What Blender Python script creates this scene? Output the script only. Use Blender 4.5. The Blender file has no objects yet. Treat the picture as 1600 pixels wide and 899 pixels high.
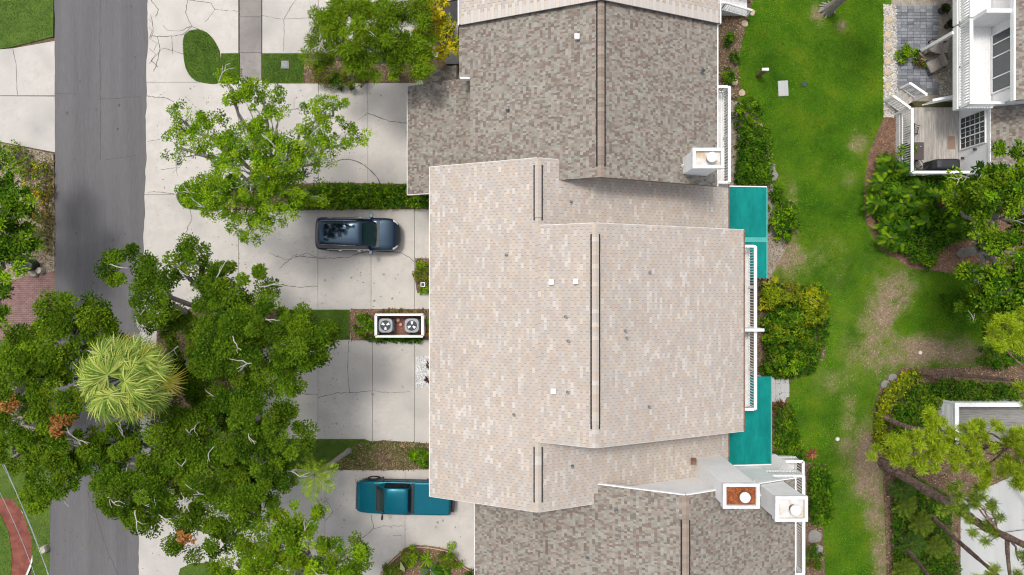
import bpy, bmesh, math, random
import numpy as np
from mathutils import Vector, Matrix

# ------------------------------------------------------------------ camera, sky, sun, exposure
scene = bpy.context.scene
COL = scene.collection
H = 40.0                      # drone height above the ground
F = 1600 * 24 / 36.0          # focal length in photo pixels

def W(px, py, z=0.0):
    """point of the place at height z seen at photo pixel (px, py)"""
    k = (H - z) / F
    return ((px - 800) * k, (449.5 - py) * k, z)

cam = bpy.data.cameras.new('camera'); cam.lens = 24; cam.sensor_width = 36; cam.sensor_fit = 'HORIZONTAL'
cam.clip_start = 0.5; cam.clip_end = 2000
camo = bpy.data.objects.new('camera', cam); COL.objects.link(camo); camo.location = (0, 0, H)
scene.camera = camo

SUN = Vector((-0.22, 0.30, 1.0)).normalized()      # direction towards the sun
EL = math.asin(SUN.z); AZ = math.atan2(SUN.x, SUN.y)
world = bpy.data.worlds.new('World'); scene.world = world; world.use_nodes = True
wn = world.node_tree
sky = wn.nodes.new('ShaderNodeTexSky'); sky.sky_type = 'NISHITA'; sky.sun_disc = False
sky.sun_elevation = EL; sky.sun_rotation = AZ; sky.air_density = 1.0; sky.dust_density = 4.0; sky.ozone_density = 1.0
bgn = wn.nodes['Background']; bgn.inputs['Strength'].default_value = 0.15
hs = wn.nodes.new('ShaderNodeHueSaturation'); hs.inputs['Saturation'].default_value = 0.45   # thin white cloud over the blue
wn.links.new(sky.outputs[0], hs.inputs['Color']); wn.links.new(hs.outputs[0], bgn.inputs['Color'])
sl = bpy.data.lights.new('sun', 'SUN'); sl.energy = 1.4; sl.angle = math.radians(12); sl.color = (1.0, 0.96, 0.90)
so = bpy.data.objects.new('sun', sl); COL.objects.link(so); so.location = (-20, 10, 60)
so.rotation_euler = SUN.to_track_quat('Z', 'Y').to_euler()
scene.view_settings.view_transform = 'Standard'; scene.view_settings.look = 'None'
scene.view_settings.exposure = 0.36; scene.view_settings.gamma = 1.0
scene.view_settings.use_curve_mapping = False
scene.render.engine = 'CYCLES'
scene.cycles.max_bounces = 6; scene.cycles.diffuse_bounces = 3; scene.cycles.glossy_bounces = 3
scene.cycles.transmission_bounces = 3; scene.cycles.transparent_max_bounces = 4
scene.cycles.use_denoising = True; scene.cycles.denoising_prefilter = 'ACCURATE'; scene.cycles.filter_width = 1.1

RNG = np.random.default_rng(7)
random.seed(7)
PI = math.pi

# ------------------------------------------------------------------ materials
MATS = {}
def _new(name):
    m = bpy.data.materials.new(name); m.use_nodes = True
    nt = m.node_tree; b = nt.nodes['Principled BSDF']
    MATS[name] = m
    return m, nt, b
def _c(c): return (c[0], c[1], c[2], 1.0)
def _pos(nt, scale=(1, 1, 1)):
    g = nt.nodes.new('ShaderNodeNewGeometry')
    mp = nt.nodes.new('ShaderNodeMapping'); mp.inputs['Scale'].default_value = scale
    nt.links.new(g.outputs['Position'], mp.inputs['Vector'])
    return mp.outputs[0]
def _noise(nt, vec, scale, detail=4, rough=0.55):
    n = nt.nodes.new('ShaderNodeTexNoise'); n.inputs['Scale'].default_value = scale
    n.inputs['Detail'].default_value = detail; n.inputs['Roughness'].default_value = rough
    nt.links.new(vec, n.inputs['Vector'])
    return n.outputs['Fac']
def _ramp(nt, fac, stops):
    r = nt.nodes.new('ShaderNodeValToRGB')
    while len(r.color_ramp.elements) < len(stops): r.color_ramp.elements.new(0.5)
    for e, (p, c) in zip(r.color_ramp.elements, stops):
        e.position = p; e.color = _c(c)
    nt.links.new(fac, r.inputs[0])
    return r.outputs[0]
def _mixc(nt, fac, a, b, mode='MIX'):
    m = nt.nodes.new('ShaderNodeMix'); m.data_type = 'RGBA'; m.blend_type = mode
    for s, v in ((m.inputs[0], fac), (m.inputs[6], a), (m.inputs[7], b)):
        if hasattr(v, 'is_linked'): nt.links.new(v, s)
        elif isinstance(v, (int, float)): s.default_value = v
        else: s.default_value = _c(v)
    return m.outputs[2]
def _bump(nt, b, fac, strength, dist=0.02):
    bp = nt.nodes.new('ShaderNodeBump'); bp.inputs['Strength'].default_value = strength
    bp.inputs['Distance'].default_value = dist
    nt.links.new(fac, bp.inputs['Height']); nt.links.new(bp.outputs[0], b.inputs['Normal'])

def nmat(name, c1, c2, scale=3.0, rough=0.8, c3=None, s2=25.0, bump=0.15, stretch=(1, 1, 1), metal=0.0, coat=0.0, detail=5, lo=0.35, hi=0.65, rnd=0.0, spec=0.3):
    m, nt, b = _new(name)
    v = _pos(nt, stretch)
    n1 = _noise(nt, v, scale, detail)
    col = _ramp(nt, n1, [(lo, c1), (hi, c2)])
    n2 = _noise(nt, v, s2, 3)
    if c3 is not None:
        f = _ramp(nt, n2, [(0.45, (0, 0, 0)), (0.7, (1, 1, 1))])
        col = _mixc(nt, f, col, c3)
    else:
        f = _ramp(nt, n2, [(0.3, (0.86, 0.86, 0.86)), (0.7, (1.08, 1.08, 1.08))])
        col = _mixc(nt, 1.0, col, f, 'MULTIPLY')
    if rnd:
        oi = nt.nodes.new('ShaderNodeObjectInfo')
        f = _ramp(nt, oi.outputs['Random'], [(0.0, (1 - rnd,) * 3), (1.0, (1 + rnd * 0.4,) * 3)])
        col = _mixc(nt, 1.0, col, f, 'MULTIPLY')
    nt.links.new(col, b.inputs['Base Color'])
    b.inputs['Roughness'].default_value = rough; b.inputs['Metallic'].default_value = metal
    b.inputs['Coat Weight'].default_value = coat; b.inputs['Specular IOR Level'].default_value = spec
    if bump: _bump(nt, b, n2, bump)
    return m
def pmat(name, c, rough=0.5, metal=0.0, coat=0.0, var=0.08, spec=0.5):
    m, nt, b = _new(name)
    v = _pos(nt)
    n = _noise(nt, v, 6.0, 4)
    col = _ramp(nt, n, [(0.3, tuple(x * (1 - var) for x in c)), (0.7, tuple(min(1, x * (1 + var)) for x in c))])
    nt.links.new(col, b.inputs['Base Color'])
    b.inputs['Roughness'].default_value = rough; b.inputs['Metallic'].default_value = metal
    b.inputs['Coat Weight'].default_value = coat; b.inputs['Specular IOR Level'].default_value = spec
    b.inputs['Coat Roughness'].default_value = 0.05
    return m
def amat(name, rough=0.85, fine=30.0, amt=0.2, transl=0.0, spec=0.3):
    """colour from the mesh's own colour attribute, with fine grain"""
    m, nt, b = _new(name)
    a = nt.nodes.new('ShaderNodeAttribute'); a.attribute_name = 'Col'
    n = _noise(nt, _pos(nt), fine, 3)
    f = _ramp(nt, n, [(0.3, (1 - amt,) * 3), (0.7, (1 + amt * 0.6,) * 3)])
    col = _mixc(nt, 1.0, a.outputs['Color'], f, 'MULTIPLY')
    nt.links.new(col, b.inputs['Base Color'])
    b.inputs['Roughness'].default_value = rough; b.inputs['Specular IOR Level'].default_value = spec
    if transl:
        t = nt.nodes.new('ShaderNodeBsdfTranslucent'); nt.links.new(col, t.inputs['Color'])
        mx = nt.nodes.new('ShaderNodeMixShader'); mx.inputs[0].default_value = transl
        nt.links.new(b.outputs[0], mx.inputs[1]); nt.links.new(t.outputs[0], mx.inputs[2])
        nt.links.new(mx.outputs[0], nt.nodes['Material Output'].inputs['Surface'])
    return m

def concrete(name, base, dark, stain):
    m, nt, b = _new(name)
    v = _pos(nt)
    big = _noise(nt, v, 0.45, 7, 0.65); mid = _noise(nt, v, 1.8, 8, 0.75); fine = _noise(nt, v, 40, 3)
    col = _ramp(nt, mid, [(0.3, dark), (0.62, base)])
    f = _ramp(nt, big, [(0.50, (0, 0, 0)), (0.72, (0.75, 0.75, 0.75))])
    col = _mixc(nt, f, col, stain)
    g = _ramp(nt, fine, [(0.3, (0.88,) * 3), (0.7, (1.06,) * 3)])
    col = _mixc(nt, 1.0, col, g, 'MULTIPLY')
    oi = nt.nodes.new('ShaderNodeObjectInfo')
    r = _ramp(nt, oi.outputs['Random'], [(0.0, (0.93, 0.93, 0.93)), (1.0, (1.03, 1.02, 1.0))])
    col = _mixc(nt, 1.0, col, r, 'MULTIPLY')
    nt.links.new(col, b.inputs['Base Color']); b.inputs['Roughness'].default_value = 0.9
    _bump(nt, b, fine, 0.2)
    return m

M_conc = concrete('concrete_slab', (0.55, 0.52, 0.48), (0.455, 0.43, 0.395), (0.33, 0.315, 0.30))
M_walk = concrete('aged_concrete', (0.30, 0.275, 0.255), (0.19, 0.175, 0.165), (0.15, 0.14, 0.135))
M_asph = nmat('asphalt', (0.118, 0.114, 0.117), (0.142, 0.137, 0.140), 0.9, 0.92, s2=34, bump=0.4, stretch=(1.3, 0.06, 1))
M_crack = nmat('crack_fill', (0.10, 0.09, 0.08), (0.19, 0.175, 0.16), 5, 0.95)
M_soil = nmat('soil', (0.10, 0.065, 0.04), (0.19, 0.135, 0.09), 2.5, 0.95, c3=(0.06, 0.045, 0.03), s2=14, bump=0.6)
M_mulch = nmat('red_mulch', (0.15, 0.085, 0.055), (0.24, 0.15, 0.10), 4, 0.95, c3=(0.09, 0.055, 0.04), s2=22, bump=0.8)
M_sand = nmat('sandy_ground', (0.38, 0.35, 0.30), (0.26, 0.22, 0.17), 3, 0.95, c3=(0.20, 0.17, 0.13), s2=18, bump=0.5)
M_ground = nmat('ground_soil', (0.045, 0.06, 0.018), (0.11, 0.08, 0.045), 1.2, 0.95, c3=(0.06, 0.07, 0.02), s2=12, bump=0.6)
M_turf = nmat('turf', (0.055, 0.115, 0.012), (0.10, 0.165, 0.02), 1.6, 0.9, c3=(0.05, 0.085, 0.012), s2=16, bump=0.7)
M_white = nmat('white_paint', (0.81, 0.81, 0.80), (0.86, 0.86, 0.845), 2.0, 0.55, bump=0.03)
M_whitegrey = nmat('weathered_white', (0.60, 0.60, 0.59), (0.76, 0.75, 0.73), 2.5, 0.65, bump=0.06)
M_siding = nmat('house_siding', (0.80, 0.80, 0.785), (0.85, 0.85, 0.835), 1.5, 0.7, bump=0.05)
M_deck0 = nmat('roof_underlay', (0.17, 0.145, 0.125), (0.21, 0.18, 0.155), 4, 0.9)
M_shing = amat('asphalt_shingle', 0.92, 60.0, 0.22)
M_leaf = amat('leaf', 0.65, 8.0, 0.12, transl=0.14, spec=0.05)
M_needle = amat('needle', 0.55, 8.0, 0.12, transl=0.2, spec=0.3)
M_chip = amat('chip', 0.9, 30.0, 0.2)
M_blade = amat('grass_blade', 0.9, 4.0, 0.15, transl=0.25, spec=0.06)
M_bark = nmat('grey_bark', (0.23, 0.205, 0.18), (0.36, 0.33, 0.30), 6, 0.95, s2=30, bump=0.6)
M_twig = nmat('pale_twig', (0.34, 0.32, 0.29), (0.48, 0.46, 0.42), 6, 0.95)
M_pinebark = nmat('pine_bark', (0.14, 0.09, 0.07), (0.30, 0.205, 0.165), 5, 0.95, c3=(0.06, 0.04, 0.032), s2=11, bump=1.0)
M_teal = nmat('teal_metal', (0.003, 0.175, 0.155), (0.006, 0.235, 0.208), 1.3, 0.45, s2=5.0, bump=0.05, spec=0.1, stretch=(1, .35, 1))
M_tealpale = nmat('faded_teal', (0.06, 0.36, 0.31), (0.09, 0.40, 0.35), 2.0, 0.5, bump=0.02)
M_black = pmat('black_metal', (0.02, 0.02, 0.022), 0.5)
M_rubber = pmat('rubber', (0.018, 0.018, 0.018), 0.85)
M_ridge = pmat('ridge_vent_black', (0.008, 0.008, 0.009), 0.8)
M_gutter = nmat('rusty_gutter', (0.13, 0.065, 0.04), (0.26, 0.15, 0.10), 3, 0.7)
M_rust = nmat('rusty_pan', (0.22, 0.05, 0.015), (0.36, 0.13, 0.04), 4.0, 0.35, c3=(0.13, 0.03, 0.012), s2=9, bump=0.1)
M_pan = nmat('galvanised_pan', (0.60, 0.60, 0.58), (0.70, 0.70, 0.69), 2.5, 0.5, c3=(0.50, 0.38, 0.22), s2=2.0, bump=0.03)
M_pipe = pmat('lead_pipe', (0.16, 0.17, 0.18), 0.5)
M_glass = pmat('window_glass', (0.02, 0.035, 0.04), 0.06, spec=0.8)
M_carglass = pmat('car_glass', (0.004, 0.021, 0.021), 0.08, spec=0.4)
M_carglassd = pmat('tinted_glass', (0.006, 0.013, 0.024), 0.08, spec=0.35)
M_suv = pmat('navy_paint', (0.007, 0.012, 0.022), 0.22, var=0.03, spec=0.9)
M_suv.node_tree.nodes['Principled BSDF'].inputs['Specular Tint'].default_value = (0.50, 0.74, 1.0, 1.0)  # blue of the reflected sky is put into the specular colour
M_roofglass = pmat('roof_glass', (0.005, 0.009, 0.016), 0.07, spec=0.85)
M_roofglass.node_tree.nodes['Principled BSDF'].inputs['Specular Tint'].default_value = (0.50, 0.74, 1.0, 1.0)  # same sky blue coloured into the glass roof's reflection
M_truck = pmat('teal_paint', (0.0, 0.105, 0.150), 0.35, metal=0.35, coat=0.15, var=0.03, spec=0.2)
M_chrome = pmat('chrome', (0.42, 0.42, 0.43), 0.25, metal=1.0)
M_lamp = pmat('clear_lens', (0.75, 0.77, 0.78), 0.1, spec=0.8)
M_redlens = pmat('red_lens', (0.28, 0.01, 0.01), 0.2)
M_ac = pmat('grey_enamel', (0.30, 0.33, 0.35), 0.5)
M_acdark = pmat('dark_recess', (0.012, 0.016, 0.022), 0.5)
M_blade2 = pmat('fan_blade', (0.52, 0.55, 0.58), 0.4, metal=0.4)
M_plank = nmat('weathered_plank', (0.34, 0.31, 0.275), (0.50, 0.47, 0.43), 3.0, 0.85, s2=20, stretch=(6, 0.6, 1), rnd=0.2)
M_greyplank = nmat('grey_plank', (0.20, 0.19, 0.175), (0.29, 0.28, 0.26), 3.0, 0.85, s2=20, stretch=(0.6, 6, 1), rnd=0.15)
M_tile = nmat('blue_grey_tile', (0.16, 0.175, 0.20), (0.28, 0.29, 0.31), 4.0, 0.8, s2=16, stretch=(9, 1.2, 1), rnd=0.4)
M_stone = nmat('stepping_stone', (0.42, 0.32, 0.22), (0.55, 0.45, 0.33), 5, 0.9)
M_rock = nmat('pale_rock', (0.33, 0.30, 0.25), (0.50, 0.46, 0.38), 5, 0.9, bump=0.5)
M_patio = nmat('pale_patio', (0.40, 0.41, 0.40), (0.46, 0.465, 0.455), 0.6, 0.8, s2=30, stretch=(2.5, 0.35, 1), bump=0.05)
M_redwalk = nmat('red_walk', (0.15, 0.045, 0.033), (0.24, 0.08, 0.055), 2.2, 0.85, s2=20)
M_wicker = pmat('brown_wicker', (0.07, 0.055, 0.05), 0.7)
M_cover = pmat('black_cover', (0.022, 0.024, 0.028), 0.55)
M_mat = pmat('door_mat', (0.27, 0.19, 0.14), 0.95)
M_cush = nmat('taupe_cushion', (0.24, 0.21, 0.19), (0.30, 0.27, 0.24), 4, 0.9)
M_pot = pmat('dark_pot', (0.05, 0.04, 0.038), 0.5)
M_red = pmat('red_spray_paint', (0.62, 0.10, 0.07), 0.8)
M_redstuff = nmat('red_bark_chips', (0.20, 0.075, 0.055), (0.34, 0.17, 0.14), 9, 0.9, c3=(0.12, 0.04, 0.03), s2=25, bump=0.8)
M_cable = pmat('cable_jacket', (0.30, 0.32, 0.35), 0.4)
M_hose = pmat('black_hose', (0.03, 0.03, 0.03), 0.6)
M_steel = pmat('galvanised_steel', (0.5, 0.5, 0.5), 0.4, metal=0.6)
M_lid = nmat('lid_grey', (0.17, 0.19, 0.21), (0.25, 0.27, 0.28), 6, 0.6)
M_woodpost = nmat('wood_post', (0.20, 0.12, 0.06), (0.32, 0.21, 0.12), 6, 0.9)

def brickmat(name, c1, c2, mortar, scale, bw=0.5, rh=0.25):
    m, nt, b = _new(name)
    v = _pos(nt)
    t = nt.nodes.new('ShaderNodeTexBrick'); t.inputs['Scale'].default_value = scale
    t.inputs['Color1'].default_value = _c(c1); t.inputs['Color2'].default_value = _c(c2); t.inputs['Mortar'].default_value = _c(mortar)
    t.inputs['Mortar Size'].default_value = 0.03; t.inputs['Brick Width'].default_value = bw; t.inputs['Row Height'].default_value = rh
    nt.links.new(v, t.inputs['Vector'])
    n = _noise(nt, v, 3.0, 5)
    f = _ramp(nt, n, [(0.3, (0.72,) * 3), (0.7, (1.1,) * 3)])
    nt.links.new(_mixc(nt, 1.0, t.outputs['Color'], f, 'MULTIPLY'), b.inputs['Base Color'])
    b.inputs['Roughness'].default_value = 0.9
    _bump(nt, b, t.outputs['Fac'], -0.5, 0.01)
    return m
M_paver = brickmat('pink_paver', (0.27, 0.155, 0.135), (0.21, 0.12, 0.11), (0.13, 0.085, 0.075), 2.2)

# ------------------------------------------------------------------ mesh helpers
def tag(o, label=None, cat=None, group=None, kind=None):
    if label: o['label'] = label
    if cat: o['category'] = cat
    if group: o['group'] = group
    if kind: o['kind'] = kind
    return o
def thing(name, label, cat, loc=(0, 0, 0), rotz=0.0, group=None):
    o = bpy.data.objects.new(name, None); COL.objects.link(o)
    o.location = loc; o.rotation_euler = (0, 0, rotz); o.empty_display_size = 0.2
    return tag(o, label, cat, group)
def link(name, me, mat, parent=None, loc=None):
    o = bpy.data.objects.new(name, me); COL.objects.link(o)
    if mat and not me.materials: me.materials.append(mat)
    if parent: o.parent = parent
    if loc is not None: o.location = loc
    return o

class MB:
    def __init__(s): s.v = []; s.f = []; s.c = []; s.cur = None
    def face(s, pts):
        i = len(s.v); s.v.extend(tuple(p) for p in pts); s.f.append(tuple(range(i, i + len(pts)))); s.c.append(s.cur)
    def box(s, x0, x1, y0, y1, z0, z1):
        i = len(s.v)
        s.v += [(x0, y0, z0), (x1, y0, z0), (x1, y1, z0), (x0, y1, z0), (x0, y0, z1), (x1, y0, z1), (x1, y1, z1), (x0, y1, z1)]
        for f in ((0, 3, 2, 1), (4, 5, 6, 7), (0, 1, 5, 4), (1, 2, 6, 5), (2, 3, 7, 6), (3, 0, 4, 7)):
            s.f.append(tuple(i + k for k in f)); s.c.append(s.cur)
        return s
    def prism(s, pts, z0, z1):
        n = len(pts); i = len(s.v)
        area = sum(pts[k][0] * pts[(k + 1) % n][1] - pts[(k + 1) % n][0] * pts[k][1] for k in range(n))
        if area < 0: pts = pts[::-1]
        zz = (lambda z, p: z(p[0], p[1]) if callable(z) else z)
        s.v += [(p[0], p[1], zz(z0, p)) for p in pts] + [(p[0], p[1], zz(z1, p)) for p in pts]
        s.f.append(tuple(i + n + k for k in range(n))); s.c.append(s.cur)
        s.f.append(tuple(i + n - 1 - k for k in range(n))); s.c.append(s.cur)
        for k in range(n):
            s.f.append((i + k, i + (k + 1) % n, i + n + (k + 1) % n, i + n + k)); s.c.append(s.cur)
        return s
    def xz(s, pts, y0, y1):
        n = len(pts); i = len(s.v)
        s.v += [(p[0], y0, p[1]) for p in pts] + [(p[0], y1, p[1]) for p in pts]
        s.f.append(tuple(i + k for k in range(n))); s.f.append(tuple(i + 2 * n - 1 - k for k in range(n))); s.c += [s.cur] * 2
        for k in range(n):
            s.f.append((i + (k + 1) % n, i + k, i + n + k, i + n + (k + 1) % n)); s.c.append(s.cur)
        return s
    def bar(s, a, b, w, h=None, up=(0, 0, 1)):
        """square bar between two points"""
        h = h or w; a = Vector(a); b = Vector(b); d = (b - a).normalized(); u = Vector(up)
        sd = d.cross(u)
        if sd.length < 1e-4: sd = d.cross(Vector((1, 0, 0)))
        sd.normalize(); u = sd.cross(d).normalized()
        i = len(s.v)
        for p in (a, b):
            for k, l in ((-1, -1), (1, -1), (1, 1), (-1, 1)):
                s.v.append(tuple(p + sd * (k * w / 2) + u * (l * h / 2)))
        for f in ((0, 1, 2, 3), (7, 6, 5, 4), (0, 4, 5, 1), (1, 5, 6, 2), (2, 6, 7, 3), (3, 7, 4, 0)):
            s.f.append(tuple(i + k for k in f)); s.c.append(s.cur)
        return s
    def tube(s, pts, radii, n=7):
        pts = [Vector(p) for p in pts]; i0 = len(s.v); m = len(pts)
        if not hasattr(radii, '__len__'): radii = [radii] * m
        ref = Vector((0.3, 0.7, 0.2)).normalized()
        for k, p in enumerate(pts):
            d = (pts[min(k + 1, m - 1)] - pts[max(k - 1, 0)])
            d = d.normalized() if d.length > 1e-6 else Vector((0, 0, 1))
            a = d.cross(ref)
            if a.length < 1e-3: a = d.cross(Vector((1, 0, 0)))
            a.normalize(); b = d.cross(a)
            for j in range(n):
                t = 2 * PI * j / n
                s.v.append(tuple(p + (a * math.cos(t) + b * math.sin(t)) * radii[k]))
        for k in range(m - 1):
            for j in range(n):
                a, b = i0 + k * n + j, i0 + k * n + (j + 1) % n
                s.f.append((a, b, b + n, a + n)); s.c.append(s.cur)
        s.f.append(tuple(i0 + n - 1 - j for j in range(n))); s.f.append(tuple(i0 + (m - 1) * n + j for j in range(n))); s.c += [s.cur] * 2
        return s
    def lathe(s, prof, cx=0, cy=0, n=20, cap=True):
        i0 = len(s.v); m = len(prof)
        for r, z in prof:
            for j in range(n):
                t = 2 * PI * j / n; s.v.append((cx + r * math.cos(t), cy + r * math.sin(t), z))
        for k in range(m - 1):
            for j in range(n):
                a, b = i0 + k * n + j, i0 + k * n + (j + 1) % n
                s.f.append((a, b, b + n, a + n)); s.c.append(s.cur)
        if cap:
            s.f.append(tuple(i0 + n - 1 - j for j in range(n))); s.f.append(tuple(i0 + (m - 1) * n + j for j in range(n))); s.c += [s.cur] * 2
        return s
    def mesh(s, name, smooth=False):
        me = bpy.data.meshes.new(name); me.from_pydata(s.v, [], s.f); me.update()
        if any(c is not None for c in s.c):
            at = me.color_attributes.new('Col', 'FLOAT_COLOR', 'CORNER')
            buf = np.ones((len(me.loops), 4), np.float32); tot = np.zeros(len(me.polygons), np.int32)
            me.polygons.foreach_get('loop_total', tot)
            cc = np.array([c if c is not None else (0.5, 0.5, 0.5) for c in s.c], np.float32)
            buf[:, :3] = np.repeat(cc, tot, axis=0)
            at.data.foreach_set('color', buf.ravel())
        if smooth: me.polygons.foreach_set('use_smooth', [True] * len(me.polygons))
        return me
    def build(s, name, mat, parent=None, smooth=False, bevel=0.0):
        o = link(name, s.mesh(name, smooth), mat, parent)
        if bevel:
            b = o.modifiers.new('bevel', 'BEVEL'); b.width = bevel; b.segments = 2; b.limit_method = 'ANGLE'
        return o

def quads(name, V, C, mat, parent=None, nv=4):
    """V (N,nv,3) faces with a colour each -> one mesh object"""
    N = len(V); me = bpy.data.meshes.new(name)
    me.vertices.add(N * nv); me.vertices.foreach_set('co', V.astype(np.float32).ravel())
    me.loops.add(N * nv); me.loops.foreach_set('vertex_index', np.arange(N * nv, dtype=np.int32))
    me.polygons.add(N); me.polygons.foreach_set('loop_start', np.arange(0, N * nv, nv, dtype=np.int32))
    me.update(calc_edges=True)
    at = me.color_attributes.new('Col', 'FLOAT_COLOR', 'POINT')
    buf = np.ones((N * nv, 4), np.float32); buf[:, :3] = np.repeat(C, nv, axis=0)
    at.data.foreach_set('color', buf.ravel())
    return link(name, me, mat, parent)

def unit(a): return a / (np.linalg.norm(a, axis=1, keepdims=True) + 1e-9)
def leaf_quads(P, D, L, Wd, droop=0.15, roll=0.6, rng=RNG):
    N = len(P); D = unit(D)
    up = np.zeros((N, 3)); up[:, 2] = 1
    up += rng.normal(0, roll, (N, 3))
    S = unit(np.cross(D, up)); U = np.cross(S, D)
    L = np.broadcast_to(np.asarray(L, float), (N,))[:, None]; Wd = np.broadcast_to(np.asarray(Wd, float), (N,))[:, None]
    mid = P + D * L * 0.45
    V = np.stack([P, mid + S * Wd / 2 - U * L * 0.03, P + D * L - np.array([0, 0, 1]) * L * droop, mid - S * Wd / 2 - U * L * 0.03], axis=1)
    return V

def vnoise(x, y, seed=0):
    """smooth value noise 0..1"""
    xi = np.floor(x).astype(np.int64); yi = np.floor(y).astype(np.int64); fx = x - xi; fy = y - yi
    def h(a, b):
        n = (a * 374761393 + b * 668265263 + seed * 974711) & 0x7fffffff
        n = ((n ^ (n >> 13)) * 1274126177) & 0x7fffffff
        return ((n ^ (n >> 16)) & 0xffff) / 65535.0
    sx = fx * fx * (3 - 2 * fx); sy = fy * fy * (3 - 2 * fy)
    a = h(xi, yi) * (1 - sx) + h(xi + 1, yi) * sx; b = h(xi, yi + 1) * (1 - sx) + h(xi + 1, yi + 1) * sx
    return a * (1 - sy) + b * sy
def fbm(x, y, seed=0): return 0.5 * vnoise(x, y, seed) + 0.3 * vnoise(x * 2.1, y * 2.1, seed + 1) + 0.2 * vnoise(x * 4.3, y * 4.3, seed + 2)

def inside(P, poly):
    x, y = P[:, 0], P[:, 1]; r = np.zeros(len(P), bool); n = len(poly)
    for i in range(n):
        x0, y0 = poly[i][:2]; x1, y1 = poly[(i + 1) % n][:2]
        c = ((y0 > y) != (y1 > y)) & (x < (x1 - x0) * (y - y0) / ((y1 - y0) or 1e-9) + x0)
        r ^= c
    return r
def poly_points(poly, per_m2, rng=RNG):
    a = np.array([p[:2] for p in poly]); lo = a.min(0); hi = a.max(0)
    n = int(per_m2 * (hi - lo).prod()); P = rng.uniform(lo, hi, (n, 2))
    return P[inside(P, poly)]
def smooth_poly(pts, n=5):
    out = []; m = len(pts)
    for i in range(m):
        p0, p1, p2, p3 = (np.array(pts[(i + k - 1) % m], float) for k in range(4))
        for j in range(n):
            t = j / n
            out.append(tuple(0.5 * ((2 * p1) + (p2 - p0) * t + (2 * p0 - 5 * p1 + 4 * p2 - p3) * t * t + (3 * p1 - p0 - 3 * p2 + p3) * t ** 3)))
    return out
def curve(pts, n=6):
    out = []; m = len(pts)
    for i in range(m - 1):
        p0 = np.array(pts[max(i - 1, 0)], float); p1 = np.array(pts[i], float); p2 = np.array(pts[i + 1], float); p3 = np.array(pts[min(i + 2, m - 1)], float)
        for j in range(n):
            t = j / n
            out.append(tuple(0.5 * ((2 * p1) + (p2 - p0) * t + (2 * p0 - 5 * p1 + 4 * p2 - p3) * t * t + (3 * p1 - p0 - 3 * p2 + p3) * t ** 3)))
    out.append(tuple(pts[-1]))
    return out
def PX(pts, z=0.0): return [W(x, y, z)[:2] for x, y in pts]
# ------------------------------------------------------------------ the ground, road and paving
def structure(o): o['kind'] = 'structure'; return o
def sheet(name, poly, z, mat, z0=-0.04, parent=None):
    o = MB().prism(list(poly), z0, z).build(name, mat, parent)
    if parent is None: structure(o)
    return o

g = MB(); g.face([(-220, -220, -0.05), (220, -220, -0.05), (220, 220, -0.05), (-220, 220, -0.05)])
structure(g.build('ground', M_ground))

def edge(pts, amp, step=0.25, seed=1):
    out = []
    for (a, b) in zip(pts[:-1], pts[1:]):
        n = max(1, int(abs(b[1] - a[1]) / step))
        for k in range(n):
            t = k / n; y = a[1] + (b[1] - a[1]) * t
            out.append((a[0] + (b[0] - a[0]) * t + amp * (float(fbm(np.array([y * 0.9]), np.array([seed * 7.3]))[0]) - 0.5) * 2, y))
    out.append(pts[-1]); return out
le = PX([(84, -900), (86, 0), (87, 420), (79, 760), (77, 899), (70, 1900)])
re = PX([(234, -900), (232, 0), (229, 250), (223, 420), (218, 760), (217, 899), (212, 1900)])
road = edge(le, 0.05, seed=2) + edge(re, 0.09, seed=3)[::-1]
sheet('road', road, 0.046, M_asph)
ROAD = bpy.data.objects['road']
# hairline seams and oil spots on the asphalt
def strip(pts, width, z, mb, jit=0.0, step=0.12):
    P = []
    for a, b in zip(pts[:-1], pts[1:]):
        L = math.hypot(b[0] - a[0], b[1] - a[1]); n = max(1, int(L / step))
        for k in range(n):
            t = k / n; P.append([a[0] + (b[0] - a[0]) * t + random.uniform(-jit, jit), a[1] + (b[1] - a[1]) * t + random.uniform(-jit, jit)])
    P.append(list(pts[-1]))
    Lf, Rt = [], []
    for i, p in enumerate(P):
        q0 = P[max(i - 1, 0)]; q1 = P[min(i + 1, len(P) - 1)]
        d = Vector((q1[0] - q0[0], q1[1] - q0[1], 0)).normalized() if q1 != q0 else Vector((1, 0, 0))
        nrm = Vector((-d.y, d.x, 0)); w = width * random.uniform(0.5, 1.2) / 2
        Lf.append((p[0] + nrm.x * w, p[1] + nrm.y * w, z)); Rt.append((p[0] - nrm.x * w, p[1] - nrm.y * w, z))
    for i in range(len(P) - 1): mb.face([Rt[i], Rt[i + 1], Lf[i + 1], Lf[i]])
M_seam = nmat('asphalt_seam', (0.075, 0.07, 0.072), (0.11, 0.105, 0.105), 4, 0.9)
for pts in ([(152, 155), (180, 155), (200, 152), (222, 152)], [(88, 147), (120, 147)], [(157, 0), (157, 110), (158, 250)], [(165, 250), (195, 246), (215, 243)],
            [(137, 765), (150, 800), (165, 850), (185, 899)]):
    mb = MB(); strip(PX(pts), 0.03, 0.051, mb, 0.02); mb.build('seam', M_seam, ROAD)
for (x, y, r) in ((106, 177, 3), (187, 165, 2.2), (151, 172, 1.8), (212, 90, 1.6), (126, 128, 1.6), (118, 250, 1.5), (178, 375, 2), (196, 366, 1.6), (120, 365, 2), (147, 442, 2), (206, 11, 1.5), (185, 202, 2)):
    c = W(x, y); mb = MB(); n = 9
    mb.face([(c[0] + r * .036 * random.uniform(.7, 1.2) * math.cos(2 * PI * k / n), c[1] + r * .036 * random.uniform(.7, 1.2) * math.sin(2 * PI * k / n), 0.052) for k in range(n)])
    mb.build('oil_spot', M_seam, ROAD)

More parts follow.
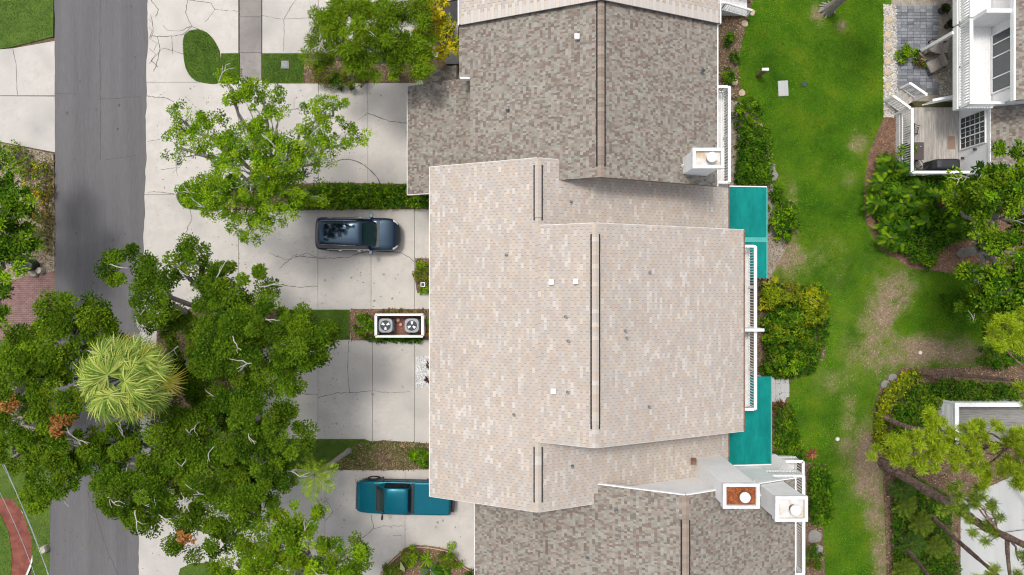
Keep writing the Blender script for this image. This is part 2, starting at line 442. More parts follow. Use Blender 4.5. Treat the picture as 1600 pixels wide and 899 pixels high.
# concrete: every slab between two joints is its own piece
DRIVE = structure(MB().prism(PX([(205, -300), (720, -300), (720, 1300), (200, 1300)]), -0.045, -0.012).build('driveway', M_soil))
def shrink(poly, d):
    n = len(poly); a = sum(poly[k][0] * poly[(k + 1) % n][1] - poly[(k + 1) % n][0] * poly[k][1] for k in range(n))
    if a < 0: poly = poly[::-1]
    out = []
    for i in range(n):
        p0, p1, p2 = Vector(poly[i - 1]), Vector(poly[i]), Vector(poly[(i + 1) % n])
        n1 = Vector((-(p1 - p0).y, (p1 - p0).x)).normalized(); n2 = Vector((-(p2 - p1).y, (p2 - p1).x)).normalized()
        m = (n1 + n2); m = m / max(0.2, m.length_squared) * 2
        q = p1 + m * d; out.append((q.x, q.y))
    return out
def slab(pts, mat=M_conc, d=0.011, top=0.04):
    p = shrink(PX(pts), d)
    MB().prism(p, -0.01, top).build('concrete_slab', mat, DRIVE)
def rect(x0, y0, x1, y1): return [(x0, y0), (x1, y0), (x1, y1), (x0, y1)]
for (y0, y1) in ((-300, -140), (-140, 129), (129, 304), (304, 485), (485, 600), (600, 770), (770, 1000), (1000, 1300)): slab(rect(205, y0, 373, y1))
for (y0, y1) in ((-300, -140), (-140, -30), (-30, 27), (27, 83), (83, 125.5)): slab(rect(375, y0, 409, y1), M_walk)
for (y0, y1) in ((485, 560), (560, 640), (640, 700), (700, 722), (722, 800)): slab(rect(375, y0, 409, y1), M_walk)
for (x0, x1) in ((410, 498), (498, 590), (590, 712)): slab(rect(x0, -300, x1, -40)); slab(rect(x0, -40, x1, 90))
for (x0, x1) in ((373, 498), (498, 575), (575, 700)): slab(rect(x0, 126, x1, 305))
for (x0, x1) in ((373, 497), (497, 580), (580, 648), (648, 712)): slab(rect(x0, 310, x1, 488))
for (x0, x1) in ((410, 497), (497, 582), (582, 648), (648, 712)): slab(rect(x0, 520, x1, 697))
for (x0, x1) in ((373, 508), (508, 633), (633, 765)): slab(rect(x0, 726, x1, 960))
for (x0, x1) in ((373, 508), (508, 765)): slab(rect(x0, 960, x1, 1300))
# cracks that wander over the slabs
CR = [[(500, 27), (525, 25), (545, 30), (575, 32)], [(443, 80), (444, 30), (455, 10), (462, 0)], [(410, 25), (440, 30), (500, 27)],
      [(232, 100), (255, 75), (288, 85)], [(235, 57), (262, 57), (285, 55), (300, 42)], [(300, 42), (290, 20), (293, 0)], [(293, 0), (330, 5), (336, 15), (372, 18)], [(336, 15), (320, 35)],
      [(236, 0), (248, 15), (243, 26)], [(232, 42), (240, 50), (235, 62), (246, 68), (240, 80)], [(232, 30), (238, 36)], [(246, 57), (250, 76), (245, 100), (240, 112)], [(268, 58), (270, 85)],
      [(282, 48), (298, 41), (315, 48), (325, 60)], [(254, 40), (262, 48), (280, 49)], [(231, 221), (250, 218)], [(231, 300), (244, 300), (272, 303)], [(296, 325), (300, 340), (288, 370)],
      [(420, 395), (447, 407), (463, 402), (480, 395), (497, 404)], [(436, 420), (460, 400), (500, 404), (545, 403), (560, 396), (590, 392)], [(590, 392), (625, 395), (640, 402), (648, 410)],
      [(444, 446), (470, 449), (497, 447)], [(455, 610), (480, 617), (497, 616)], [(497, 622), (525, 614), (545, 614), (582, 611)], [(582, 611), (610, 614), (640, 612)], [(545, 532), (543, 580), (546, 614)],
      [(575, 177), (590, 183), (610, 190), (636, 193)], [(560, 188), (575, 176)], [(580, 805), (584, 826), (570, 838), (552, 848)], [(584, 826), (600, 822), (633, 822)], [(633, 690), (633, 735)],
      [(230, 150), (262, 154), (272, 160)], [(252, 265), (280, 262), (286, 250)], [(508, 777), (520, 800), (508, 815)], [(490, 765), (508, 813)], [(233, 75), (243, 85), (236, 95), (247, 105)], [(235, 22), (240, 45), (233, 60)]]
for pts in CR:
    mb = MB(); strip(PX(pts, 0.045), random.uniform(0.022, 0.045), 0.0455, mb, 0.025); mb.build('crack', M_crack, DRIVE)
mb = MB(); strip([W(*p)[:2] for p in curve([(508, 262), (530, 251), (548, 250), (568, 258), (588, 276), (594, 288)])], 0.05, 0.046, mb, 0.0); mb.build('tar_line', M_seam, DRIVE)
for k in range(4): # red sprayed dashes
    c = W(614.5 + 3.3 * k, 836.5); MB().box(c[0], c[0] + 0.08, c[1] - 0.02, c[1] + 0.02, 0.041, 0.046).build('paint_mark', M_red, DRIVE)

M_oil = nmat('oil_stain', (0.27, 0.25, 0.23), (0.36, 0.34, 0.31), 6, 0.8)
for k in range(34):
    x, y = ((random.uniform(500, 640), random.uniform(410, 475)), (random.uniform(500, 645), random.uniform(545, 680)), (random.uniform(510, 720), random.uniform(812, 845)), (random.uniform(300, 640), random.uniform(140, 280)))[k % 4]
    c = W(x, y); r = random.uniform(.03, .09); mb = MB(); n = 9
    mb.face([(c[0] + r * random.uniform(.6, 1.3) * math.cos(2 * PI * q / n), c[1] + r * random.uniform(.6, 1.3) * math.sin(2 * PI * q / n), 0.0452) for q in range(n)]); mb.build('oil_spot', M_oil, DRIVE)
# the neighbour's concrete drive across the road
ND = structure(MB().prism(PX([(-60, 60), (88, 60), (88, 242), (-60, 230)]), -0.045, -0.012).build('neighbour_driveway', M_soil))
def nslab(pts): MB().prism(shrink(PX(pts), 0.011), -0.01, 0.04).build('concrete_slab', M_conc, ND)
nslab([(-60, 82), (20, 76), (88, 64), (88, 150), (-60, 150)]); nslab([(-60, 150), (88, 151), (88, 239), (0, 222), (-60, 205)])
mb = MB(); strip(PX([(20, 77), (25, 100), (27, 149)], 0.045), 0.03, 0.0455, mb, 0.02); mb.build('crack', M_crack, ND)
sheet('paver_driveway', PX([(0, 447), (40, 432), (86, 424), (86, 520), (40, 545), (-60, 560), (-60, 470)]), 0.03, M_paver)
BRW = curve([(-20, 768), (12, 783), (34, 818), (42, 850), (40, 880), (28, 910), (10, 940)])
wk = [W(x + 10, y - 3)[:2] for x, y in BRW] + [W(x - 21 - 8 * (i / len(BRW)), y + 6)[:2] for i, (x, y) in enumerate(BRW)][::-1]
sheet('red_path', wk, 0.035, M_redwalk)
mb = MB(); strip([W(x + 10, y - 3)[:2] for x, y in BRW], 0.10, 0.045, mb); structure(mb.build('path_edging', M_whitegrey))
sheet('side_walk', PX([(14, 700), (28, 700), (24, 782), (15, 785)]), 0.03, M_walk)

# grass and chips
def blades(name, poly, per_m2, h, cols, z, keep=None, label=None, rng=RNG, lean=0.8):
    P = poly_points(poly, per_m2)
    if keep is not None: P = P[rng.random(len(P)) < keep(P)]
    N = len(P)
    if not N: return
    base = np.c_[P, np.full(N, z)]
    D = np.c_[rng.normal(0, lean, (N, 2)), np.ones(N)]
    c = np.array(cols)[rng.integers(0, len(cols), N)] * rng.uniform(0.75, 1.25, (N, 1))
    patch = fbm(P[:, 0] * 0.55, P[:, 1] * 0.55, 5)[:, None]
    c = c * (0.30 + 1.4 * patch) * np.concatenate([.85 + .35 * patch, np.ones_like(patch), np.ones_like(patch)], 1)
    V = leaf_quads(base, D, h * rng.uniform(0.6, 1.3, N), h * 0.5, 0.2, 0.4, rng)
    o = quads(name, V, c, M_blade); return tag(o, label, 'grass', kind='stuff')
def chips(name, poly, per_m2, size, cols, z, label, cat='mulch', keep=None, rng=RNG):
    P = poly_points(poly, per_m2)
    if keep is not None: P = P[rng.random(len(P)) < keep(P)]
    N = len(P)
    if not N: return
    base = np.c_[P, np.full(N, z) + rng.uniform(0, 0.02, N)]
    D = np.c_[rng.normal(0, 1, (N, 2)), rng.normal(0.15, 0.15, N)]
    c = np.array(cols)[rng.integers(0, len(cols), N)] * rng.uniform(0.7, 1.3, (N, 1))
    V = leaf_quads(base, D, size * rng.uniform(0.6, 1.5, N), size * 0.5, 0.0, 0.3, rng)
    return tag(quads(name, V, c, M_chip), label, cat, kind='stuff')
GREEN = [(0.055, 0.15, 0.008), (0.08, 0.18, 0.012), (0.038, 0.11, 0.008), (0.12, 0.19, 0.02)]
DRYG = [(0.16, 0.16, 0.04), (0.20, 0.16, 0.07), (0.09, 0.12, 0.02), (0.24, 0.19, 0.10)]
LITTER = [(0.22, 0.13, 0.07), (0.30, 0.20, 0.12), (0.14, 0.08, 0.05), (0.36, 0.27, 0.18)]
REDM = [(0.22, 0.115, 0.07), (0.29, 0.175, 0.11), (0.14, 0.075, 0.05)]
OLV = [(0.06, 0.08, 0.015), (0.09, 0.10, 0.02)]

def grass_bed(name, pts, label, dens=900, cols=GREEN, smooth=0, h=0.06):
    p = smooth_poly(pts, smooth) if smooth else pts
    p = PX(p); sheet(name, p, 0.055, M_turf)
    blades('grass', p, dens, h, cols, 0.055, label=label)
def mulch_bed(pts, label, mat=M_mulch, cols=REDM, dens=160, smooth=4, size=0.10, name='planting_bed', z=0.05):
    p = PX(smooth_poly(pts, smooth) if smooth else pts); sheet(name, p, z, mat)
    chips('mulch_chips', p, dens, size, cols, z + 0.003, label)

grass_bed('grass_island', [(287, 62), (295, 50), (312, 47), (328, 55), (340, 72), (345, 88), (345, 128), (318, 130), (300, 122), (289, 100)], 'short dark grass on the kidney shaped driveway island', smooth=4)
grass_bed('grass_strip', [(346, 84), (374, 84), (374, 131), (346, 131)], 'short grass between kidney island and dark sidewalk')
grass_bed('grass_strip', [(410, 84), (475, 84), (475, 131), (410, 131)], 'grass strip around the square utility lid by the sidewalk')
mulch_bed([(475, 84), (640, 84), (650, 130), (475, 131)], 'leaf litter under the feathery tree', M_soil, LITTER, 120, 0)
grass_bed('grass_strip', [(276, 305), (290, 292), (330, 290), (350, 292), (350, 328), (305, 328), (285, 322)], 'thin dry grass at the road end of the hedge strip', 420, GREEN + DRYG, 3)
mulch_bed([(350, 291), (510, 286), (672, 288), (672, 327), (350, 329)], 'leaf litter under the long driveway hedge', M_soil, LITTER, 120, 0)
grass_bed('grass_strip', [(440, 484), (547, 484), (547, 531), (440, 531)], 'bright grass strip left of the air conditioner bed')
mulch_bed([(548, 483), (675, 483), (675, 531), (548, 532)], 'mulch around the air conditioner enclosure', M_mulch, LITTER, 170, 0)
mulch_bed([(250, 500), (290, 484), (330, 483), (440, 484), (440, 531), (410, 545), (374, 560), (374, 660), (372, 740), (368, 768), (320, 775), (255, 755), (236, 700), (240, 600), (245, 550)], 'brown leaf litter beneath the oaks and fan palm', M_soil, LITTER + REDM, 130)
grass_bed('grass_strip', [(425, 686), (570, 686), (590, 694), (565, 712), (530, 733), (425, 733)], 'grass strip left of the leaning palm trunk', 480)
mulch_bed([(500, 734), (535, 709), (560, 692), (600, 688), (672, 693), (672, 733), (600, 735)], 'dry leaf litter around the leaning palm base', M_soil, LITTER, 260, 0, name='litter_strip')
P_ = PX([(500, 734), (535, 709), (560, 692), (600, 688), (672, 693), (672, 733)])
blades('grass', P_, 620, 0.09, DRYG[:3:2] + GREEN + GREEN, 0.05, keep=lambda P: np.clip(fbm(P[:, 0] * 1.2, P[:, 1] * 1.2, 9) * 2.2 - .45, 0, 1), label='sparse dry grass around the leaning palm base')
grass_bed('grass_bed', [(276, 915), (282, 888), (300, 880), (340, 878), (350, 890), (470, 892), (560, 905), (560, 1000), (276, 1000)], 'patchy grass at the foot of the lower left tree', 420, GREEN + DRYG[:2])
ISL = curve([(594, 899), (604, 884), (622, 866), (636, 856), (650, 852), (670, 853), (688, 856), (702, 860), (712, 870), (720, 880), (735, 889), (745, 891)])
mulch_bed(ISL + [(745, 960), (594, 960)], 'mulch inside the curved edging by the lower garage', M_mulch, LITTER, 200, 0)
for off, w in ((0, 0.05), (2.4, 0.06)):
    mb = MB(); P = []
    for i, (x, y) in enumerate(ISL): P.append((*W(x, y + off)[:2], 0.09))
    mb.tube(P, w * 0.5, 6)
    tag(mb.build('bed_edging', M_woodpost if off == 0 else M_stone), 'thin curved brown edging strip outermost around the lower driveway bed' if off == 0 else 'pale inner edging strip along the curved lower driveway bed', 'edging')
# small bed and shrub by the garage wall, white gravel by the door
mulch_bed([(649, 404), (690, 404), (690, 458), (652, 458), (649, 440)], 'dark mulch in the little bed at the garage corner', M_soil, LITTER, 150, 0)

def gravel(poly_px, n_m2, size, cols, z, label, mat=M_chip, name='gravel'):
    p = PX(poly_px); P = poly_points(p, n_m2); mb = MB(); cols = np.array(cols)
    for (x, y) in P:
        r = size * random.uniform(0.6, 1.4); mb.cur = tuple(cols[random.randrange(len(cols))] * random.uniform(0.8, 1.1))
        a = random.uniform(0, 3); ca, sa = math.cos(a) * r, math.sin(a) * r * 0.7
        t = (x, y, z + r * 0.6); q = [(x + ca, y + sa, z), (x - sa, y + ca * .8, z), (x - ca, y - sa, z), (x + sa, y - ca * .8, z)]
        for k in range(4): mb.face([q[k], q[(k + 1) % 4], t])
    return tag(mb.build(name, mat), label, 'gravel', kind='stuff')
sheet('gravel_bed', PX([(650, 557), (690, 557), (690, 606), (650, 606)]), 0.05, M_whitegrey)
gravel([(650, 557), (690, 557), (690, 606), (650, 606)], 700, 0.04, [(0.75, 0.75, 0.73), (0.62, 0.62, 0.6), (0.4, 0.4, 0.4)], 0.05, 'bright white gravel patch at the garage wall')

# fallen leaves on the paving under the trees
chips('fallen_leaves', PX([(240, 130), (600, 130), (600, 480), (430, 480), (240, 480)]), 1.6, 0.09, [(0.20, 0.13, 0.05), (0.30, 0.22, 0.07), (0.12, 0.08, 0.04), (0.16, 0.18, 0.04)], 0.048, 'scattered fallen leaves on the upper driveways', 'leaves')
chips('fallen_leaves', PX([(90, 480), (560, 480), (560, 899), (90, 899)]), 2.2, 0.09, [(0.20, 0.13, 0.05), (0.30, 0.22, 0.07), (0.12, 0.08, 0.04)], 0.052, 'scattered fallen leaves below the oaks', 'leaves')
# left verge
grass_bed('grass_verge', [(-80, -80), (85, -80), (84, 58), (60, 64), (20, 74), (-80, 90)], 'bright lawn in the top left corner across the road', 300, GREEN + [(0.16, 0.15, 0.05)], 0)
mulch_bed([(-80, 208), (0, 223), (84, 241), (86, 330), (86, 424), (40, 432), (0, 447), (-80, 455)], 'brown leaf litter on the left verge', M_sand, LITTER + [(0.14, 0.15, 0.03), (0.25, 0.19, 0.06)], 200, 0, name='verge')
grass_bed('grass_verge', [(-60, 540), (86, 520), (80, 760), (77, 960), (40, 960), (52, 880), (50, 840), (36, 800), (20, 780), (-60, 770)], 'mossy grass between the red path and the road', 260, GREEN[:1] + DRYG + OLV, 0)
grass_bed('grass_verge', [(-60, 790), (0, 800), (14, 830), (20, 870), (12, 960), (-60, 960)], 'dark green ground cover inside the red path curve', 260, GREEN, 0)

# ------------------------------------------------------------------ the back lawn with its bare patches
BARE = [(1400, 468, 30, 34, 1.2), (1378, 528, 30, 40, 1.1), (1435, 545, 60, 22, 1.1), (1490, 552, 40, 15, 1.1), (1410, 562, 44, 14, 1.1), (1385, 495, 26, 30, 1.1), (1330, 560, 26, 45, .35), (1325, 640, 12, 40, .6), (1300, 600, 22, 22, .4),
        (1355, 722, 24, 42, 1.3), (1366, 785, 14, 40, 1.0), (1378, 860, 14, 60, 1.0), (1330, 700, 18, 22, .6), (1240, 310, 16, 24, .7), (1245, 360, 22, 30, .65), (1235, 402, 34, 24, 1.1), (1270, 280, 26, 14, .5),
        (1260, 395, 30, 28, .6), (1345, 225, 18, 18, .6), (1310, 420, 30, 30, .25), (1300, 400, 20, 30, .2), (1278, 26, 10, 16, .9), (1316, 42, 10, 8, .8), (1318, 280, 20, 14, .35), (1390, 560, 34, 36, .4), (1210, 402, 14, 22, 1.2)]
LUSH = [(1408, 508, 17, 18), (1262, 340, 18, 60), (1480, 480, 60, 26)]
def bare(x, y):
    """x,y in metres -> how bare the lawn is"""
    px = x * F / H + 800; py = 449.5 - y * F / H
    wob = (.6 * fbm(x * 1.1, y * 1.1, 3) + .4 * fbm(x * 3.1, y * 3.1, 8) - 0.5) * 2.3
    d = np.zeros_like(px)
    for cx, cy, rx, ry, s in BARE:
        q = ((px - cx) / rx) ** 2 + ((py - cy) / ry) ** 2
        d = np.maximum(d, s * .9 * np.exp(-q * 0.7))
    for cx, cy, rx, ry in LUSH:
        q = ((px - cx) / rx) ** 2 + ((py - cy) / ry) ** 2
        d = d - 0.8 * np.exp(-q)
    return np.clip(d * .86 + wob * 0.8 * (0.18 + d) - 0.05 + np.where((py > 330) & (px > 1230), .05, 0.0) + 0.5 * np.clip(fbm(x * 1.7, y * 1.7, 17) - 0.62, 0, 1), 0, 1)
LAWN = smooth_poly([(1180, -120), (1176, 0), (1160, 60), (1152, 105), (1160, 150), (1176, 165), (1200, 215), (1206, 285), (1215, 330), (1215, 450), (1200, 560), (1220, 720), (1270, 730), (1272, 830), (1290, 899), (1290, 1000),
        (1392, 1000), (1388, 899), (1380, 820), (1376, 730), (1362, 690), (1362, 640), (1375, 600), (1410, 572), (1450, 575), (1560, 570), (1680, 560), (1680, 420), (1540, 430), (1480, 425), (1420, 418), (1372, 388), (1350, 345), (1348, 300), (1356, 240), (1380, 185), (1380, 10), (1382, -120)], 3)
lp = PX(LAWN); a = np.array(lp); lo, hi = a.min(0), a.max(0); st = 0.22
xs = np.arange(lo[0], hi[0] + st, st); ys = np.arange(lo[1], hi[1] + st, st)
GX, GY = np.meshgrid(xs, ys, indexing='ij'); B = bare(GX.ravel(), GY.ravel()); ZZ = 0.02 + 0.02 * fbm(GX.ravel() * .4, GY.ravel() * .4, 21)
ny = len(ys); cen = np.stack([(GX[:-1, :-1] + st / 2).ravel(), (GY[:-1, :-1] + st / 2).ravel()], 1); ins = inside(cen, lp)
I2 = ins.reshape(len(xs) - 1, ny - 1); J2 = I2.copy()      # the turf runs a little way in under the beds
for dx in (-2, -1, 0, 1, 2):
    for dy in (-2, -1, 0, 1, 2): J2 |= np.roll(np.roll(I2, dx, 0), dy, 1)
ins = J2.ravel()
idx = (np.arange(len(xs) - 1)[:, None] * ny + np.arange(ny - 1)[None]).ravel()[ins]
me = bpy.data.meshes.new('lawn')
me.from_pydata(np.c_[GX.ravel(), GY.ravel(), ZZ].tolist(), [], np.stack([idx, idx + ny, idx + ny + 1, idx + 1], 1).tolist()); me.update()
at = me.color_attributes.new('Col', 'FLOAT_COLOR', 'POINT'); buf = np.ones((len(B), 4), np.float32); buf[:, :3] = B[:, None]; at.data.foreach_set('color', buf.ravel())
m, nt, b = _new('lawn_turf'); v = _pos(nt)
att = nt.nodes.new('ShaderNodeAttribute'); att.attribute_name = 'Col'
n1 = _noise(nt, v, 0.55, 5); n2 = _noise(nt, v, 9.0, 5, 0.7)
gcol = _ramp(nt, n1, [(0.3, (0.022, 0.085, 0.004)), (0.5, (0.060, 0.15, 0.006)), (0.7, (0.13, 0.20, 0.010))])
gcol = _mixc(nt, _ramp(nt, n2, [(0.4, (0, 0, 0)), (0.75, (0.6,) * 3)]), gcol, (0.045, 0.08, 0.012))
dcol = _ramp(nt, n2, [(0.3, (0.14, 0.095, 0.06)), (0.55, (0.26, 0.195, 0.13)), (0.75, (0.36, 0.28, 0.19))])
ad = nt.nodes.new('ShaderNodeMath'); ad.operation = 'MULTIPLY_ADD'; ad.inputs[1].default_value = 0.5; nt.links.new(n2, ad.inputs[0]); nt.links.new(att.outputs['Fac'], ad.inputs[2])
gcol = _mixc(nt, _ramp(nt, ad.outputs[0], [(0.28, (0, 0, 0)), (0.62, (.85,) * 3)]), gcol, (0.15, 0.18, 0.04))
nt.links.new(_mixc(nt, _ramp(nt, ad.outputs[0], [(0.5, (0, 0, 0)), (1.05, (1, 1, 1))]), gcol, dcol), b.inputs['Base Color'])
b.inputs['Roughness'].default_value = 0.95; b.inputs['Specular IOR Level'].default_value = 0.1; _bump(nt, b, n2, 0.7, 0.03)
structure(link('lawn', me, m))
LG = [(0.075, 0.215, 0.003), (0.115, 0.26, 0.005), (0.042, 0.15, 0.003), (0.18, 0.27, 0.015)]
blades('grass', lp, 640, 0.065, LG, 0.03, keep=lambda P: np.clip(1.05 - 1.25 * bare(P[:, 0], P[:, 1]), 0.04, 1), label='lush back lawn between the townhouses and neighbours')
chips('dead_thatch', lp, 110, 0.08, [(0.38, 0.30, 0.20), (0.28, 0.21, 0.13), (0.18, 0.125, 0.08)], 0.035, 'tan dead thatch on the bare patches of lawn', 'thatch', keep=lambda P: np.clip(1.8 * bare(P[:, 0], P[:, 1]) - 0.25, 0, 1))

# beds around the lawn
mulch_bed([(1115, -100), (1178, -100), (1176, 0), (1160, 60), (1152, 105), (1158, 150), (1115, 160)], 'brown mulch bed beside the upper townhouse', M_soil, LITTER, 160, 0)
mulch_bed([(1110, 150), (1176, 165), (1200, 215), (1206, 285), (1212, 330), (1230, 385), (1200, 440), (1110, 440)], 'sandy soil under the hedge by the teal awning', M_sand, LITTER, 120, 0)
mulch_bed([(1140, 420), (1200, 436), (1240, 440), (1290, 470), (1290, 560), (1230, 600), (1230, 720), (1290, 725), (1285, 830), (1295, 1000), (1100, 1000), (1100, 430)], 'dark soil under the garden shrubs behind the pale house', M_soil, LITTER, 120, 0)
mulch_bed([(1380, 184), (1402, 184), (1402, 240), (1540, 290), (1680, 290), (1680, 425), (1540, 428), (1480, 426), (1422, 419), (1375, 390), (1352, 346), (1349, 300), (1357, 240)], 'red brown mulch curving round the tropical bed', M_mulch, REDM, 220, 0)
mulch_bed([(1376, 600), (1412, 572), (1450, 576), (1680, 566), (1680, 700), (1500, 780), (1500, 1000), (1388, 1000), (1384, 860), (1378, 730), (1364, 690), (1364, 640)], 'brown pine straw and mulch below the pines', M_soil, REDM + LITTER, 160, 0)
sheet('gravel_path', PX([(1380, 8), (1400, 8), (1402, 150), (1418, 160), (1402, 184), (1380, 184)]), 0.05, M_sand)
gravel([(1380, 8), (1400, 8), (1402, 150), (1412, 160), (1402, 184), (1380, 184)], 260, 0.06, [(0.6, 0.57, 0.5), (0.5, 0.46, 0.4), (0.68, 0.66, 0.62)], 0.05, 'pale river stones along the neighbour patio edge')
# ------------------------------------------------------------------ townhouses
S = 0.4545
PALE = np.array([(0.477, 0.417, 0.363), (0.463, 0.415, 0.372), (0.492, 0.427, 0.355), (0.473, 0.404, 0.351), (0.458, 0.415, 0.377), (0.482, 0.401, 0.334)])
PALEL = np.array([(0.539, 0.497, 0.451), (0.521, 0.484, 0.443), (0.544, 0.488, 0.424)])
DARK = np.array([(0.283, 0.268, 0.226), (0.262, 0.227, 0.188), (0.303, 0.291, 0.253), (0.232, 0.196, 0.164), (0.3, 0.254, 0.209), (0.249, 0.24, 0.205)])
DARKB = np.array([(0.195, 0.152, 0.128), (0.178, 0.138, 0.118), (0.212, 0.165, 0.138), (0.172, 0.155, 0.135)])
def shingle_mesh(slopes, style, seed):
    """three-tab (pale) or laminated (dark) shingles, every tab a raised piece; slopes: (xe, ze, xr, zr, y0, y1)"""
    rg = random.Random(seed); mb = MB(); V, Fc, Cc = mb.v, mb.f, mb.c
    for (xe, ze, xr, zr, y0, y1) in slopes:
        L = math.hypot(xr - xe, zr - ze); ux, uz = (xr - xe) / L, (zr - ze) / L
        nx, nz = (-uz, ux) if ux > 0 else (uz, -ux)
        ex = 0.145 if style == 'pale' else 0.142; n = int(round(L / ex)); ex = L / n
        for i in range(n):
            d0, d1 = i * ex - 0.004, (i + 1) * ex + 0.002
            if style == 'pale': y = y0 - (0.1525 if i % 2 else 0.0); run = 0
            else: y = y0 - rg.uniform(0, 0.2)
            prev = None
            while y < y1 - 0.005:
                if style == 'pale':
                    w = 0.305; gap = 0.013; t = 0.012
                    if run > 0: c = lc; run -= 1
                    else:
                        if rg.random() < 0.115: lc = PALEL[rg.randrange(3)]; run = rg.choice((0, 0, 1)); c = lc
                        else: c = PALE[rg.randrange(6)]
                    c = c * (rg.uniform(0.93, 1.06) * (0.90 + .14 * float(fbm(np.array([(xe + ux * d0) * .35]), np.array([y * .3]), 77)[0])))
                else:
                    w = rg.choice((0.07, 0.09, 0.11, 0.13)); gap = 0.0; t = rg.choice((0.007, 0.016))
                    q = float(vnoise(np.array([d0 * 1.3 + xe]), np.array([y * 0.9 + d0 * 0.6]), 31)[0])
                    c = (DARKB[rg.randrange(4)] if rg.random() < 0.20 + 0.16 * q else DARK[rg.randrange(6)]) * rg.uniform(0.87, 1.10)
                    if prev is not None and rg.random() < 0.06: c = prev
                    prev = c
                a, b = max(y, y0), min(y + w - gap, y1)
                if b - a > 0.02:
                    i0 = len(V)
                    for d, h in ((d0, t), (d1, t * 0.25 + 0.002), (d0, 0.0)):
                        for yy in (a, b): V.append((xe + ux * d + nx * h, yy, ze + uz * d + nz * h))
                    col = tuple(c)
                    fl = [(i0, i0 + 1, i0 + 3, i0 + 2), (i0 + 4, i0 + 5, i0 + 1, i0)]
                    if ux > 0: fl = [f[::-1] for f in fl]
                    Fc.extend(fl); Cc.extend([col, col])
                y += w
    return mb
def roof(parent, slopes, style, seed, name='roof'):
    mb = MB()
    for (xe, ze, xr, zr, y0, y1) in slopes:
        n = Vector((-(zr - ze), xr - xe)).normalized()
        if n.y < 0: n = -n
        o0, o1 = n * -0.006, n * -0.16
        p = [(xe + o0.x, ze + o0.y), (xr + o0.x, zr + o0.y), (xr + o1.x, zr + o1.y), (xe + o1.x, ze + o1.y)]
        if xr < xe: p = p[::-1]
        mb.xz(p, y0, y1)
    r = mb.build(name, M_deck0, parent)
    s = shingle_mesh(slopes, style, seed).build('shingles', M_shing, r); s['kind'] = 'stuff'
    return r
def cap_strip(r, x, z, y0, y1, style, seed, vent=None):
    """ridge caps, with a black-edged ridge vent over part of the ridge"""
    rg = random.Random(seed); mb = MB(); y = y0; w = 0.16
    while y < y1 - 0.05:
        v = vent and vent[0] < y < vent[1]
        h = 0.055 if v else 0.02
        if style == 'pale': c = (PALEL[rg.randrange(3)] if rg.random() < .15 else PALE[rg.randrange(6)]) * rg.uniform(.93, 1.02)
        else: c = (0.30, 0.24, 0.195) * np.array(1.0) * rg.uniform(.78, 1.12)
        mb.cur = tuple(c); e = min(y + 0.2, y1)
        for sgn in (-1, 1):
            q = [(x, y, z + h + .012), (x, e, z + h), (x + sgn * w, e, z - w * S + h), (x + sgn * w, y, z - w * S + h + .012)]
            mb.face(q if sgn < 0 else q[::-1])
        mb.face([(x - w, y, z - w * S - .01), (x + w, y, z - w * S - .01), (x + w, y, z - w * S + h + .012), (x, y, z + h + .012), (x - w, y, z - w * S + h + .012)])
        y = e
    o = mb.build('ridge_cap', M_shing, r)
    if vent:
        mb = MB()
        for sgn in (-1, 1):
            mb.box(x + sgn * 0.185 - 0.03, x + sgn * 0.185 + 0.03, vent[0], vent[1], z - 0.16, z - 0.008)
        mb.build('ridge_vent', M_ridge, r)
def fascia(parent, segs, mat=M_white, w=0.05, h=0.2):
    for a, b in segs: MB().bar(a, b, w, h).build('fascia', mat, parent)
def chimney(parent, x0, x1, y0, y1, zb, zt, pan, cricket=True, taper=0.0):
    mb = MB(); mb.box(x0 + .05, x1 - .05, y0 + .05, y1 - .05, zb, zt - .22)
    mb.box(x0, x1, y0, y1, zt - .45, zt - .18)
    o = mb.build('chimney', M_white, parent, bevel=0.012)
    t = 0.13; mb = MB()
    mb.box(x0 - .02, x1 + .02, y0 - .02, y0 + t, zt - .20, zt); mb.box(x0 - .02, x1 + .02, y1 - t, y1 + .02, zt - .20, zt)
    mb.box(x0 - .02, x0 + t, y0 + t, y1 - t, zt - .20, zt - .001); mb.box(x1 - t, x1 + .02, y0 + t, y1 - t, zt - .20, zt - .001)
    mb.build('rim', M_whitegrey, o)
    MB().box(x0 + t, x1 - t, y0 + t, y1 - t, zt - .19, zt - .15).build('cap_pan', pan, o)
    cx, cy = (x0 + x1) / 2 + .1, (y0 + y1) / 2
    MB().lathe([(0.17, zt - .16), (0.17, zt + .12)], cx, cy, 18).build('flue_pipe', M_rust, o, True)
    MB().lathe([(0.22, zt + .12), (0.235, zt + .14), (0.235, zt + .24), (0.20, zt + .27)], cx, cy, 20).build('flue_cap', M_white, o)
    if cricket:
        mb = MB(); cyy = (y0 + y1) / 2
        A, B_, T, E = (x0 + .04, y0 + .03, zb + .15), (x0 + .04, y1 - .03, zb + .15), (x0 + .04, cyy, zb + 1.1), (x0 - .5, cyy, zb + .5)
        mb.face([A, T, E]); mb.face([T, B_, E]); mb.face([A, E, B_]); mb.face([A, B_, T])
        mb.build('cricket', M_white, o)
    return o
BAL = {}
def baluster_mesh(h, w):
    k = (round(h, 3), w)
    if k not in BAL: BAL[k] = MB().box(-w / 2, w / 2, -w / 2, w / 2, 0, h).mesh('baluster')
    return BAL[k]
